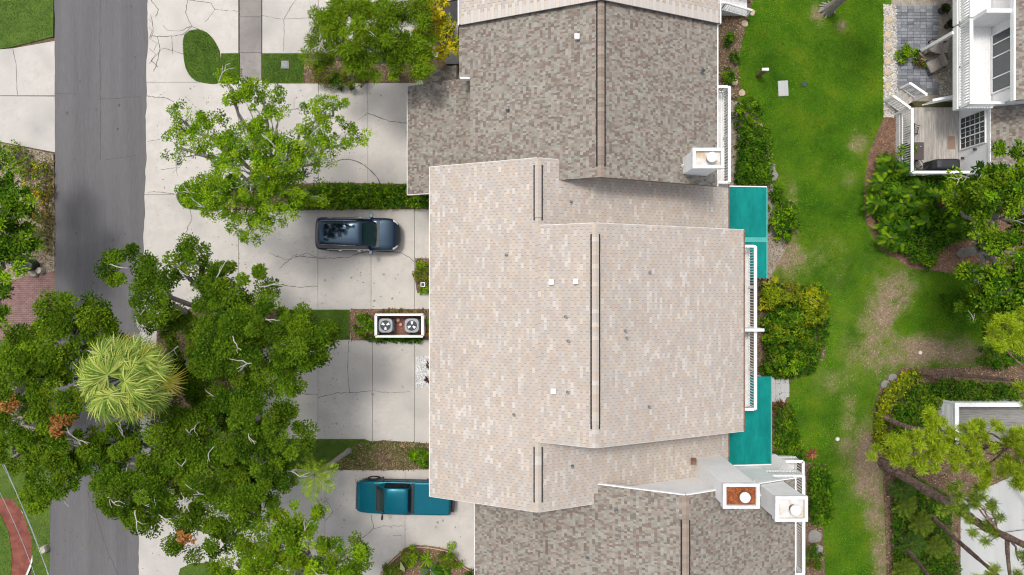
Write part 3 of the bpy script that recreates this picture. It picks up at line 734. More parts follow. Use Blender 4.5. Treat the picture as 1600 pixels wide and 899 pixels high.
def railing(parent, a, b, z0, z1, spacing=0.14, w=0.035, top=0.15, mat=M_white, skip_rail=False):
    a = Vector((a[0], a[1], 0)); b = Vector((b[0], b[1], 0)); L = (b - a).length; n = max(2, int(L / spacing)); me = baluster_mesh(z1 - z0 - .14, w)
    mb = MB()
    mb.bar((a.x, a.y, z1 - .03), (b.x, b.y, z1 - .03), top, 0.06); mb.bar((a.x, a.y, z0 + .06), (b.x, b.y, z0 + .06), 0.07, 0.06)
    r = mb.build('rail', mat, parent)
    return r, [(a + (b - a) * ((k + .5) / n), me) for k in range(n)], z0 + .08
def put_balusters(r, lst, z, mat=M_white):
    for p, me in lst: link('baluster', me, mat, r, (p.x, p.y, z))
def balcony(parent, X0, X1, Y0, Y1, zf, zt, ends=(True, True), name='balcony', spacing=0.145):
    mb = MB(); mb.box(X0, X1, Y0, Y1, zf - .22, zf)
    mb.box(X1 - .08, X1 + .08, Y0, Y1, zt - .07, zt); mb.box(X1 - .04, X1 + .04, Y0, Y1, zf + .05, zf + .11)
    for e, y in zip(ends, (Y0, Y1)):
        if e: mb.box(X0, X1 - .085, y - .07, y + .07, zt - .075, zt - .004); mb.box(X0, X1 - .045, y - .03, y + .03, zf + .05, zf + .11)
    for y in (Y0, (Y0 + Y1) / 2, Y1): mb.box(X1 - .055, X1 + .055, y - .055, y + .055, zf - .2, zt - .08)
    o = mb.build(name, M_white, parent, bevel=0.008)
    me = baluster_mesh(zt - zf - .16, 0.04); n = int((Y1 - Y0) / spacing)
    for k in range(1, n): link('baluster', me, M_white, o, (X1, Y0 + (Y1 - Y0) * k / n, zf + .1))
    for e, y in zip(ends, (Y0, Y1)):
        if e:
            m = int((X1 - X0) / spacing)
            for k in range(1, m): link('baluster', me, M_white, o, (X0 + (X1 - X0) * k / m, y, zf + .1))
    for k in range(int((X1 - X0) / 0.14)): # floor boards
        MB().box(X0 + k * .14 + .004, X0 + k * .14 + .136, Y0 + .04, Y1 - .04, zf + .001, zf + .022).build('floor_board', M_whitegrey, o)
    return o
def roof_vent(r, px, py, z, s=0.115):
    x, y, _ = W(px, py, z); mb = MB(); mb.box(x - s * .8, x + s * .8, y - s * .8, y + s * .8, z - .15, z + .12); mb.box(x - s, x + s, y - s * 1.05, y + s * 1.05, z + .12, z + .2)
    mb.build('roof_vent', M_white, r, bevel=0.01)
def roof_pipe(r, px, py, z):
    x, y, _ = W(px, py, z); mb = MB(); mb.lathe([(0.11, z - .08), (0.06, z + .03), (0.055, z + .22), (.03, z + .22)], x, y, 10); mb.build('vent_pipe', M_pipe, r)

# --- the pale double house in the middle
ZE, XE, XR = 6.0, -4.08, 3.72; ZR = ZE + S * (XR - XE); XR2 = 2 * XR - XE
XW = 1.21; ZW = ZE + S * (XW - XE); XWE = 11.48; ZWE = ZW - S * (XWE - XW)
YN, YS, YGN, YGS = 6.0, -10.4, 2.87, -7.15
pale = thing('townhouse', 'wide townhouse with pale pinkish shingle roof in the centre of the photo', 'house', (0, 0, 0))
mb = MB()
mb.xz([(-3.5, 0), (11.0, 0), (11.0, 5.95), (XR, ZR - .28), (-3.5, 5.98)], YGS + .35, YGN - .35)
for y0, y1 in ((YGN - .35, 5.5), (-9.9, YGS + .35)): mb.xz([(-3.5, 0), (11.0, 0), (11.0, ZWE - .02), (XW, ZW - .28), (-3.5, 5.98)], y0, y1)
mb.build('wall', M_siding, pale)
for yc in (2.2, -6.5): # garage doors under the front eave
    d = MB().box(-3.56, -3.48, yc - 2.4, yc + 2.4, 0.05, 2.3).build('garage_door', M_white, pale)
    for k in range(4): MB().box(-3.60, -3.55, yc - 2.35, yc + 2.35, 0.1 + k * .56, 0.1 + k * .56 + .5).build('door_panel', M_white, d)
rp = roof(pale, [(XE, ZE, XW, ZW, YS, YN), (XW, ZW, XR, ZR, YGS, YGN), (XR2, ZE, XR, ZR, YGS, YGN),
                 (XWE, ZWE, 2.32, ZW - S * (2.32 - XW), YGN - .3, 5.6), (2.32, ZW - S * (2.32 - XW), XW, ZW, YGN - .3, YN),
                 (XWE, ZWE, 3.95, ZW - S * (3.95 - XW), -9.92, YGS + .3), (3.95, ZW - S * (3.95 - XW), XW, ZW, YS, YGS + .3)], 'pale', 3)
cap_strip(rp, XR, ZR, YGS, YGN, 'pale', 1, (-6.33, 2.39))
cap_strip(rp, XW, ZW, YGN - .02, YN, 'pale', 2, (3.12, 5.68)); cap_strip(rp, XW, ZW, YS, YGS + .02, 'pale', 4, (-9.95, -7.4))
fascia(rp, [((XE - .03, YS, ZE - .13), (XE - .03, YN, ZE - .13))], M_whitegrey)
fascia(rp, [((XR2 + .05, YGS, ZE - .12), (XR2 + .05, YGN, ZE - .12))], M_gutter, .10, .12)
fascia(rp, [((XWE + .05, YGN, ZWE - .12), (XWE + .05, 5.5, ZWE - .12)), ((XWE + .05, -9.0, ZWE - .12), (XWE + .05, YGS, ZWE - .12))], M_gutter, .08, .12)
for a, b in (((XE, YN + .01), (XW, YN + .01)), ((XE, YS - .01), (XW, YS - .01))):
    fascia(rp, [((a[0], a[1], ZE - .13), (b[0], b[1], ZW - .13))], M_whitegrey, .04)
fascia(rp, [((XW, YN + .01, ZW - .13), (2.3, YN + .01, ZW - S * 1.09 - .13)), ((XW, YS - .01, ZW - .13), (3.9, YS - .01, ZW - S * 2.69 - .13))], M_whitegrey, .04)
for y in (YGN + .01, YGS - .01): fascia(rp, [((XW + .1, y, ZW - .1), (XR, y, ZR - .13)), ((XR, y, ZR - .13), (XR2, y, ZE - .13))], M_whitegrey, .04)
def zp(px):  # height of the pale main roof under a photo column
    x = (px - 800) * 32 / F; x = (px - 800) * (H - (ZR - S * abs(x - XR))) / F; return ZR - S * abs(x - XR)
for (x, y) in ((861, 441), (899, 440), (864, 611)): roof_vent(rp, x, y, zp(x))
for (x, y) in ((791, 398), (884, 495), (888, 533), (977, 517), (979, 528), (1015, 426), (803, 648), (887, 613), (1014, 636)): roof_pipe(rp, x, y, zp(x))
for (x, y) in ((892, 315), (894, 729)):
    X = 2.75; roof_pipe(rp, x, y, ZW - S * (X - XW))
chimney(pale, 9.45, 11.05, -9.87, -8.78, 3.6, 9.5, M_rust, cricket=False)
MB().box(9.2, 9.46, -9.1, -8.75, 4.9, 4.96).build('flashing', M_gutter, pale)
balcony(pale, 11.0, 12.72, -6.37, -2.28, 3.3, 4.35, (True, False)); balcony(pale, 11.0, 12.72, -2.12, 2.16, 3.3, 4.35, (False, True))
MB().box(11.0, 13.05, -2.275, -2.125, 3.05, 4.7).build('balcony_divider', M_white, pale)

# --- dark-roofed neighbours: same module, shifted
def dark_house(name, label, dx, y0, y1, seed, chim, left_extra=None, vent=None, garage=None, wallgap=(.45, .45)):
    t = thing(name, label, 'house')
    xr, xl, xrr, zr = 4.07 + dx, -2.07 + dx, 10.21 + dx, 6.0 + S * 6.14
    mb = MB(); mb.xz([(xl + .5, 0), (xrr - .5, 0), (xrr - .5, 6.02), (xr, zr - .25), (xl + .5, 6.02)], y0 + wallgap[0], y1 - wallgap[1])
    sl = [(xl, 6.0, xr, zr, y0, y1), (xrr, 6.0, xr, zr, y0, y1)]
    if left_extra: sl.append((xl - .58, 6.0 - .58 * S, xl, 6.0, left_extra[0], left_extra[1]))
    r = roof(t, sl, 'dark', seed)
    gx0, gy0, gy1 = garage; gz = 3.0; gx1 = xl + .45
    mb.xz([(gx0 + .4, 0), (gx1, 0), (gx1, gz + S * (gx1 - gx0) - .2), (gx0 + .4, gz - .02)], gy0 + .3, gy1 - .3)
    mb.build('wall', M_siding, t)
    rg = roof(t, [(gx0, gz, gx1, gz + S * (gx1 - gx0), gy0, gy1)], 'dark', seed + 9, 'garage_roof')
    fascia(rg, [((gx0 - .03, gy0, gz - .12), (gx0 - .03, gy1, gz - .12)), ((gx0, gy0 - .02, gz - .12), (gx1, gy0 - .02, gz + S * (gx1 - gx0) - .12))], M_whitegrey)
    cap_strip(r, xr, zr, y0, y1, 'dark', seed + 1, vent)
    fascia(r, [((xrr + .04, y0, 5.88), (xrr + .04, y1, 5.88))], M_white, .08, .16)
    return t, r, (xr, xl, xrr, zr)
north, rn, gn = dark_house('townhouse', 'mottled brown and grey roofed townhouse at the top with a single white chimney', 0.0, 5.05, 13.25, 11, None, (10.5, 13.25), (5.55, 13.2), (-5.65, 5.05, 10.9))
fascia(rn, [((gn[1], 5.06, 5.86), (gn[0], 5.06, gn[3] - .14)), ((gn[0], 5.06, gn[3] - .14), (gn[2], 5.06, 5.86))], M_woodpost, .03, .16)
chimney(north, 8.25, 9.65, 5.45, 6.35, 6.0, 8.9, M_pan)
balcony(north, 9.7, 11.36, 5.5, 10.5, 3.3, 4.35)
roof_vent(rn, 901, 59, 8.4); roof_pipe(rn, 1099, 109, 6.7); roof_pipe(rn, 793, 171, 7.0)
MB().box(-2.6, -2.1, 10.42, 10.5, 5.6, 5.95).build('fascia', M_white, rn)
south, rs, gs = dark_house('townhouse', 'mottled brown and grey roofed townhouse at the bottom beside two white chimneys', 3.87, -24.0, -9.5, 23, None, None, (-24, -10.66), (-2.0, -24.0, -9.9), (.45, .3))
fascia(rs, [((3.9, -9.48, 6.95 - .1), (gs[0], -9.48, gs[3] - .1)), ((gs[0], -9.48, gs[3] - .1), (gs[2], -9.48, 5.9))], M_white, .05, .22)
chimney(south, 11.98, 13.42, -10.62, -9.5, 6.0, 9.0, M_pan)
balcony(south, 13.6, 15.24, -15.0, -9.85, 3.3, 4.35)
roof_pipe(rs, 963, 798, 7.5); roof_pipe(rs, 918, 872, 6.9)
# side porch of the lower house: sloping pale roof, white rails and steps
porch = MB(); porch.prism([(11.5, -9.95), (14.2, -10.3), (15.0, -9.5), (14.4, -9.1), (11.5, -9.35)], 2.55, lambda x, y: 2.9 - .06 * (x - 11.5))
pr = porch.build('porch_roof', M_patio, south)
MB().bar((11.5, -9.72, 2.72), (14.6, -9.42, 2.62), .14, .14).build('beam', M_white, pr)
dk = MB().box(13.6, 16.25, -11.2, -9.76, 0.0, 0.75).build('porch_deck', M_whitegrey, south)
r, l, z = railing(south, (13.8, -9.74), (16.3, -9.74), 0.75, 1.8); put_balusters(r, l, z)
r, l, z = railing(south, (16.3, -9.74), (16.3, -11.1), 0.75, 1.8); put_balusters(r, l, z)

# --- the pale roofed house whose gable enters at the top
far = thing('townhouse', 'pale roofed townhouse cut off by the top edge of the photo', 'house')
z0 = 6.25; fr = roof(far, [(-2.65, z0 - .26, 4.07, z0 - .26 + S * 6.72, 13.1, 30), (10.3, z0 - .04, 4.07, z0 - .26 + S * 6.72, 13.1, 30)], 'pale', 41)
MB().xz([(-2.1, 0), (9.7, 0), (9.7, 6.1), (4.07, 8.7), (-2.1, 6.0)], 13.4, 29.6).build('wall', M_siding, far)
mb = MB(); zt = z0 - .26 + S * 6.72 # light rake course with its stepped tabs
for sgn, L in ((-1, 6.72), (1, 6.23)):
    n = int(L / .17)
    for k in range(n):
        a, b = k * .17, k * .17 + .165; mb.cur = tuple(PALEL[k % 3] * (.97 + .05 * (k % 2))); d = .62 if k % 2 else .40
        q = [(4.07 + sgn * a, 13.06, zt - S * a + .03), (4.07 + sgn * b, 13.06, zt - S * b + .03), (4.07 + sgn * b, 13.06 + d, zt - S * b + .03), (4.07 + sgn * a, 13.06 + d, zt - S * a + .03)]
        mb.face(q if sgn > 0 else q[::-1])
        mb.face([(4.07 + sgn * a, 13.06, zt - S * a - .02), (4.07 + sgn * b, 13.06, zt - S * b - .02), q[1], q[0]])
mb.build('rake_course', M_shing, fr)
fascia(fr, [((-2.68, 13.08, z0 - .38), (-2.68, 30, z0 - .38)), ((10.34, 13.08, z0 - .16), (10.34, 30, z0 - .16))], M_white)
fg = roof(far, [(-6.2, 3.2, -2.3, 3.2 + S * 3.9, 14.9, 30)], 'pale', 47, 'garage_roof')
MB().xz([(-5.8, 0), (-2.2, 0), (-2.2, 4.8), (-5.8, 3.15)], 15.3, 29.6).build('garage_wall', M_siding, far)
lo_ = roof(far, [(-4.2, 2.7, -2.9, 2.7 + S * 1.3, 12.9, 14.3)], 'pale', 49, 'entry_roof')
MB().box(-3.9, -2.95, 13.1, 14.2, 0, 2.75).build('entry_wall', M_siding, far)
lo2 = roof(north, [(-4.9, 2.3, -3.0, 2.3 + S * 1.9, 10.95, 12.0)], 'dark', 51, 'entry_roof')
MB().box(-4.6, -3.0, 11.05, 11.9, 0, 2.35).build('entry_wall', M_siding, north)
# the white side stair of that house, by the mulch bed
st = MB()
for k in range(6): st.box(11.9 + .3 * k, 12.2 + .3 * k, 15.9, 16.9, 0.0, 1.05 - .17 * k)
sto = st.build('stair', M_whitegrey, far)
MB().box(9.7, 11.9, 15.9, 17.5, .85, 1.05).build('landing', M_whitegrey, far)
for y in (15.86, 16.94):
    mb = MB(); mb.bar((11.9, y, 2.0), (13.7, y, .95), .12, .07); mb.bar((9.7, y, 2.0), (11.9, y, 2.0), .12, .07); mb.bar((9.7, y, 1.15), (11.9, y, 1.15), .06, .06); mb.bar((11.9, y, 1.1), (13.7, y, .1), .06, .06)
    mb.box(11.85, 11.95, y - .05, y + .05, .9, 1.96); mb.box(13.65, 13.75, y - .05, y + .05, 0, .95)
    r = mb.build('rail', M_white, far)
    me = baluster_mesh(.82, .035)
    for k in range(1, 15): link('baluster', me, M_white, r, (9.7 + k * .147, y, 1.17))
    for k in range(1, 12): link('baluster', me, M_white, r, (11.9 + k * .15, y, 1.09 - k * .0875))

# --- teal metal awnings
def awning(label, y0, y1, x0, x1, z_in, z_out, bands, white_edge):
    t = thing('awning', label, 'awning', (0, 0, 0), group='teal awnings behind the pale house')
    k = (z_out - z_in) / (x1 - x0); zf = lambda x, y: z_in + k * (x - x0)
    n = 3; hy = (y1 - y0) / n
    for i in range(n):
        MB().prism([(x0, y0 + hy * i + .006), (x1, y0 + hy * i + .006), (x1, y0 + hy * (i + 1) - .006), (x0, y0 + hy * (i + 1) - .006)], lambda x, y: zf(x, y) - .05, zf).build('panel', M_teal, t)
        if i: MB().prism([(x0, y0 + hy * i - .02), (x1, y0 + hy * i - .02), (x1, y0 + hy * i + .02), (x0, y0 + hy * i + .02)], lambda x, y: zf(x, y) - .03, lambda x, y: zf(x, y) + .012).build('seam', M_teal, t)
    for b in bands: MB().prism([(x0, b - .13), (x1, b - .13), (x1, b + .13), (x0, b + .13)], lambda x, y: zf(x, y) - .02, lambda x, y: zf(x, y) + .02).build('faded_band', M_tealpale, t)
    MB().bar((x1 + .02, y0, zf(x1, 0) - .02), (x1 + .02, y1, zf(x1, 0) - .02), .06, .1).build('edge_trim', M_tealpale, t)
    yy = y1 + .03 if white_edge > 0 else y0 - .03
    MB().bar((x0, yy, zf(x0, 0)), (x1, yy, zf(x1, 0)), .06, .1).build('edge_trim', M_white, t)
    for y in (y0 + .2, y1 - .2): MB().box(x1 - .2, x1 - .1, y - .05, y + .05, 0, zf(x1, 0) - .06).build('post', M_white, t)
awning('teal metal awning above the yellow green shrub, upper of the two', .5, 5.46, 11.65, 13.88, 3.0, 2.75, [2.6], 1)
awning('teal metal awning beside the white chimneys, lower of the two', -9.62, -4.85, 11.6, 14.12, 3.0, 2.75, [], -1)
# ------------------------------------------------------------------ the neighbour's house, top right
nb = thing('house', 'white house with balcony, deck and tiled patio in the top right corner', 'house')
XW1 = 25.85
mb = MB(); mb.box(XW1, 34, 6.35, 9.75, 0, 3.02); mb.box(XW1 + .02, 34, 9.75, 26, 0, 5.5); mb.build('wall', M_siding, nb)
MB().box(XW1 - .04, XW1 + .06, 6.3, 9.7, 2.98, 3.14).build('fascia', M_white, nb)
roof(nb, [(XW1 - .02, 3.12, 31, 3.12 + S * 5.15, 6.25, 9.72)], 'dark', 61, 'lower_roof')
r = roof(nb, [(25.55, 5.35, 33, 5.35 + S * 7.45, 9.5, 26)], 'dark', 63)
fascia(r, [((25.5, 9.5, 5.25), (25.5, 26, 5.25))], M_white, .1, .25)
def wall_window(px0, px1, zf, y0, y1, cols, rows, name='window'):
    """window in the wall facing the lawn: y0..y1 wide, z0..z1 tall"""
    z0, z1 = px0, px1; x = XW1 - .03
    mb = MB(); mb.box(x - .05, x + .02, y0 - .07, y1 + .07, z0 - .07, z0); mb.box(x - .05, x + .02, y0 - .07, y1 + .07, z1, z1 + .07)
    mb.box(x - .05, x + .02, y0 - .07, y0, z0, z1); mb.box(x - .05, x + .02, y1, y1 + .07, z0, z1)
    o = mb.build(name, M_white, nb)
    n = len(cols) - 1
    for i in range(n):
        MB().box(x - .015, x - .005, cols[i] + .03, cols[i + 1] - .03, z0 + .01, z1 - .01).build('pane', M_glass, o)
        if i: MB().box(x - .05, x, cols[i] - .03, cols[i] + .03, z0, z1).build('mullion', M_white, o)
        if rows:
            m = rows[0]
            for k in range(1, m): MB().box(x - .03, x - .012, cols[i] + .03, cols[i + 1] - .03, z0 + (z1 - z0) * k / m - .008, z0 + (z1 - z0) * k / m + .008).build('muntin', M_white, o)
            for k in range(1, rows[1]):
                yk = cols[i] + (cols[i + 1] - cols[i]) * k / rows[1]; MB().box(x - .032, x - .014, yk - .008, yk + .008, z0 + .01, z1 - .01).build('muntin', M_white, o)
    return o
wall_window(0.75, 2.75, 0, 7.95, 9.7, [7.95, 8.55, 9.1, 9.7], (5, 2))
wall_window(3.35, 5.0, 0, 10.45, 13.5, [10.45, 11.2, 12.3, 13.0, 13.5], None)
for y in (7.7, 7.4): MB().box(XW1 - .14, XW1 - .01, y - .06, y + .06, 1.9 if y > 7.5 else .9, 2.05 if y > 7.5 else 1.0).build('wall_light', M_pot, nb)
# balcony on posts
def slat_balcony(Y0, Y1, first):
    zf, zt, X0, X1 = 3.2, 4.2, 24.1, XW1
    mb = MB(); mb.box(X0 - .12, X1, Y0, Y1, zf - .35, zf); mb.box(X0 - .09, X0 + .09, Y0, Y1, zt - .08, zt); mb.box(X0 - .05, X0 + .05, Y0, Y1, zf + .05, zf + .12)
    for y in (Y0 + .06, (Y0 + Y1) / 2, Y1 - .06): mb.box(X0 - .05, X0 + .05, y - .05, y + .05, zf - .3, zt - .085)
    if first: mb.box(X0 + .095, X1, Y0, Y0 + .14, zt - .085, zt - .004); mb.box(X0 + .06, X1, Y0 + .03, Y0 + .11, zf + .05, zf + .12)
    o = mb.build('balcony', M_white, nb)
    me = baluster_mesh(.86, .05); n = int((Y1 - Y0) / .145)
    for k in range(1, n): link('baluster', me, M_white, o, (X0, Y0 + (Y1 - Y0) * k / n, zf + .1))
    if first:
        for k in range(1, 11): link('baluster', me, M_white, o, (X0 + .15 * k, Y0 + .07, zf + .1))
    for k in range(11): MB().box(X0 + .02 + k * .155, X0 + .17 + k * .155, Y0 + .16, Y1 - .02, zf + .001, zf + .022).build('floor_board', M_white, o)
slat_balcony(9.62, 14.1, True); slat_balcony(14.2, 19.5, False)
MB().box(24.2, XW1, 14.02, 14.22, 3.0, 5.2).build('privacy_wall', M_white, nb)
for (x, y) in ((24.0, 13.85), (24.0, 18.5)): MB().box(x - .09, x + .09, y - .09, y + .09, 0, 2.9).build('post', M_white, nb)
# weathered deck
DX0, DX1, DY0, DY1, DZ = 22.55, XW1, 6.5, 10.45, 0.5
dk = MB().box(DX0 + .05, DX1 - .02, DY0 + .05, DY1 - .05, 0.02, DZ - .04).build('deck', M_whitegrey, nb)
k = 0; x = DX0 + .08
while x < DX1 - .15:
    MB().box(x, x + .132, DY0 + .06, DY1 - .03, DZ - .03, DZ).build('plank', M_plank, dk); x += .138
for a, b in (((DX0, DY0), (DX0, 10.1)), ((DX0, DY0), (DX1 - .05, DY0)), ((23.7, DY1 + .1), (DX1 - .05, DY1 + .5))):
    r, l, z = railing(dk, a, b, DZ, 1.55, .13); r.parent = nb; put_balusters(r, l, z)
sk = MB(); sk.box(DX0 - .09, DX0 - .05, DY0, 10.1, .03, DZ - .05)
sko = sk.build('deck_skirt', M_whitegrey, nb)
for k in range(26): MB().bar((DX0 - .1, DY0 + k * .138 + .05, .04), (DX0 - .1, DY0 + k * .138 + .14, .46), .03, .05).build('lattice_slat', M_white, sko)
# steps from the deck to the patio
for k in range(3):
    a = math.radians(38); p = Vector((22.9, 10.55, 0)); d = Vector((-math.sin(a) * .3, math.cos(a) * .3, 0)); s_ = Vector((math.cos(a) * .55, math.sin(a) * .55, 0))
    q = [p + d * k - s_, p + d * (k + 1) - s_, p + d * (k + 1) + s_, p + d * k + s_]
    MB().prism([(v_.x, v_.y) for v_ in q], 0.02, .42 - .13 * k).build('step', M_plank, nb)
for s0 in (-1, 1):
    p = Vector((22.9, 10.5, 0)) + Vector((math.cos(a), math.sin(a), 0)) * (.6 * s0); e = p + Vector((-math.sin(a), math.cos(a), 0)) * 1.0
    mb = MB(); mb.bar((p.x, p.y, 1.52), (e.x, e.y, 1.0), .14, .07); mb.bar((p.x, p.y, .6), (e.x, e.y, .12), .06, .05)
    mb.box(p.x - .06, p.x + .06, p.y - .06, p.y + .06, 0.02, 1.5); mb.box(e.x - .06, e.x + .06, e.y - .06, e.y + .06, 0.02, 1.0)
    r = mb.build('stair_rail', M_white, nb); me = baluster_mesh(.85, .035)
    for k in range(1, 7):
        q = p.lerp(e, k / 7); link('baluster', me, M_white, r, (q.x, q.y, .62 - .5 * k / 7))
# tiled patio
PAT = structure(MB().prism([(22.2, 10.9), (25.8, 10.9), (25.8, 26), (22.2, 26)], -.03, .02).build('patio', M_sand))
for i in range(7):
    for j in range(14):
        x, y = 22.4 + i * .37, 11.3 + j * .37
        if (1.15 < x - 22.4 < 1.9 and 13.0 < y < 13.6): continue
        if i > 5 and 11.8 < y < 14.6: continue
        for q in range(2):
            MB().box(x + .01, x + .36, y + .01 + q * .18, y + .01 + q * .18 + .165, .015, .05 + random.uniform(0, .006)).build('paver_tile', M_tile, PAT)
gravel([(1465, 60), (1482, 60), (1482, 150), (1465, 150)], 140, .06, [(.6, .57, .5), (.45, .4, .34)], .05, 'pale stones against the neighbour wall under the balcony')
# furniture
def chair(label, cx, cy, rz):
    t = thing('deck_chair', label, 'chair', (cx, cy, DZ), rz, 'wire chairs on the neighbour deck')
    mb = MB()
    for k in range(7): mb.bar((-.2, -.21 + .07 * k, .46), (.2, -.21 + .07 * k, .46), .018)
    mb.bar((-.21, -.22, .46), (-.21, .22, .46), .03); mb.bar((.21, -.22, .46), (.21, .22, .46), .03); mb.build('seat', M_black, t)
    mb = MB()
    for k in range(6): mb.bar((-.21, -.2 + .08 * k, .48), (-.30, -.2 + .08 * k, .95), .018)
    mb.bar((-.3, -.22, .95), (-.3, .22, .95), .035); mb.build('backrest', M_black, t)
    for sx in (-1, 1):
        for sy in (-1, 1): MB().bar((sx * .19, sy * .2, .45), (sx * .23, sy * .24, 0), .025).build('leg', M_black, t)
    for sy in (-1, 1): MB().bar((-.25, sy * .24, .68), (.2, sy * .24, .66), .03).build('armrest', M_black, t)
chair('dark wire chair on the deck, nearer the steps', 23.0, 9.0, -.2)
chair('dark wire chair on the deck, nearer the corner railing', 23.15, 6.98, 2.2)
t = thing('bar_table', 'dark square table between two chairs on the weathered deck', 'table', (23.05, 7.75, DZ))
mb = MB(); mb.prism([(-.34, -.5), (.34, -.5), (.34, .5), (-.34, .5)], .70, .74); mb.build('tabletop', M_wicker, t, bevel=.05)
for sx in (-1, 1):
    for sy in (-1, 1): MB().box(sx * .28 - .025, sx * .28 + .025, sy * .42 - .025, sy * .42 + .025, 0, .7).build('leg', M_wicker, t)
MB().lathe([(.03, .74), (.04, .80), (.03, .82)], .12, .25, 10).build('umbrella_socket', M_steel, t)
t = thing('grill', 'barbecue under a black fitted cover beside the deck railing', 'grill', (24.55, 6.98, DZ), .03)
mb = MB(); P0 = [(-.78, -.27), (-.62, -.33), (.62, -.33), (.8, -.27), (.8, .24), (.55, .31), (-.55, .31), (-.78, .24)]
n = len(P0); i0 = len(mb.v)
for s_, z in ((1.0, 0.05), (.98, .85), (.80, 1.12), (.55, 1.16)):
    for x, y in P0: mb.v.append((x * s_, y * s_, z))
for k in range(3):
    for j in range(n): mb.f.append((k * n + j, k * n + (j + 1) % n, (k + 1) * n + (j + 1) % n, (k + 1) * n + j)); mb.c.append(None)
mb.f.append(tuple(3 * n + j for j in range(n))); mb.c.append(None)
mb.build('cover', M_cover, t, bevel=.03)
for sx in (-1, 1): MB().lathe([(.05, 0), (.06, .03), (.05, .06)], sx * .55, 0, 10).build('caster', M_rubber, t)
tag(MB().box(25.2, 25.62, 8.0, 8.75, DZ + .002, DZ + .02).build('door_mat', M_mat), 'brown door mat on the deck by the glass door', 'mat')
def lounge(label, cx, cy, rz):
    t = thing('patio_chair', label, 'chair', (cx, cy, .05), rz, 'taupe patio chairs under the balcony')
    MB().box(-.4, .35, -.36, .36, .28, .42).build('seat', M_cush, t, bevel=.04)
    MB().prism([(-.52, -.36), (-.38, -.36), (-.38, .36), (-.52, .36)], .3, .85).build('backrest', M_cush, t, bevel=.04)
    for sy in (-1, 1):
        MB().box(-.45, .35, sy * .4 - .035, sy * .4 + .035, .5, .56).build('armrest', M_wicker, t)
        for x in (-.42, .3): MB().box(x - .03, x + .03, sy * .4 - .03, sy * .4 + .03, 0, .5).build('leg', M_wicker, t)
lounge('taupe cushioned patio chair nearer the slanted white post', 24.55, 13.9, 2.9); lounge('taupe cushioned patio chair nearer the shrub on the patio', 24.45, 12.9, 3.6)
def pot(label, px, py, r=.22, plant=None):
    x, y, _ = W(px, py); t = thing('plant_pot', label, 'pot', (x, y, .05), group='dark pots on the neighbour patio')
    MB().lathe([(r * .7, 0), (r, .38), (r * 1.05, .4), (r * .9, .4), (r * .85, .33)], 0, 0, 16).build('pot', M_pot, t, True)
    N = 120; a = RNG.uniform(0, 2 * PI, N); D = np.c_[np.cos(a), np.sin(a), RNG.uniform(.2, 1.4, N)]
    V = leaf_quads(np.c_[RNG.normal(0, .06, (N, 2)), np.full(N, .35)], D, RNG.uniform(.2, .38, N), .07, .25)
    quads('foliage', V, np.array([(0.03, .06, .015), (.05, .09, .02), (.10, .05, .03)])[RNG.integers(0, 3, N)], M_leaf, t)
pot('dark round pot with a bushy plant beside the patio corner', 1470, 18, .28); pot('black round pot under the balcony by the white post', 1478, 42)

# ------------------------------------------------------------------ the lower right neighbour: deck box, patio, wall
lr = thing('house', 'white neighbour house with slatted grey deck at the lower right, behind the pines', 'house')
lx0, lx1, ly1, ly0 = 24.7, 33, -6.45, -8.9
bx = MB().box(lx0 + .08, lx1, ly0, ly1 - .08, .02, 1.05).build('deck', M_siding, lr)
y = ly0
while y < ly1 - .2:
    MB().box(lx0 + .1, lx1, y, y + .132, 1.05, 1.085).build('plank', M_greyplank, bx); y += .138
MB().box(lx0 - .02, lx0 + .2, ly0 - .3, ly1 + .02, 1.9, 1.98).build('top_rail', M_white, lr)
MB().box(lx0 + .2, lx1, ly1 - .2, ly1 + .02, 1.9, 1.978).build('top_rail', M_white, lr)
for k in range(17): MB().box(lx0 + .03, lx0 + .07, ly0 - .28, ly1 - .06, .06 + k * .108, .06 + k * .108 + .07).build('slat', M_white, lr)
for k in range(9): MB().box(lx0 + .26, lx1, ly1 - .12, ly1 - .08, 1.12 + k * .086, 1.12 + k * .086 + .05).build('slat', M_white, lr)
for y in (ly0 - .3, ly1 - .1): MB().box(lx0, lx0 + .12, y, y + .12, 0, 1.9).build('post', M_white, lr)
MB().box(27.2, 34, -30, -8.95, 0, .03).build('patio', M_patio, lr); MB().prism([(25.5, -11.0), (27.2, -9.8), (27.2, -30), (25.8, -30)], 0, .03).build('patio', M_patio, lr)
MB().bar((28.4, -10.4, 1.3), (30, -12.6, 1.3), .16, .08).build('handrail', M_white, lr); MB().bar((30.0, -12.6, 1.1), (30.0, -24, 1.1), .18, .1).build('handrail', M_white, lr)
for (x, y) in ((28.4, -10.4), (29.2, -11.5), (30, -12.6), (30, -16), (30, -20)): MB().box(x - .06, x + .06, y - .06, y + .06, 0, 1.25 if y > -12 else 1.05).build('post', M_white, lr)
MB().box(32.5, 40, -30, -9, .03, 4.5).build('wall', M_siding, lr)

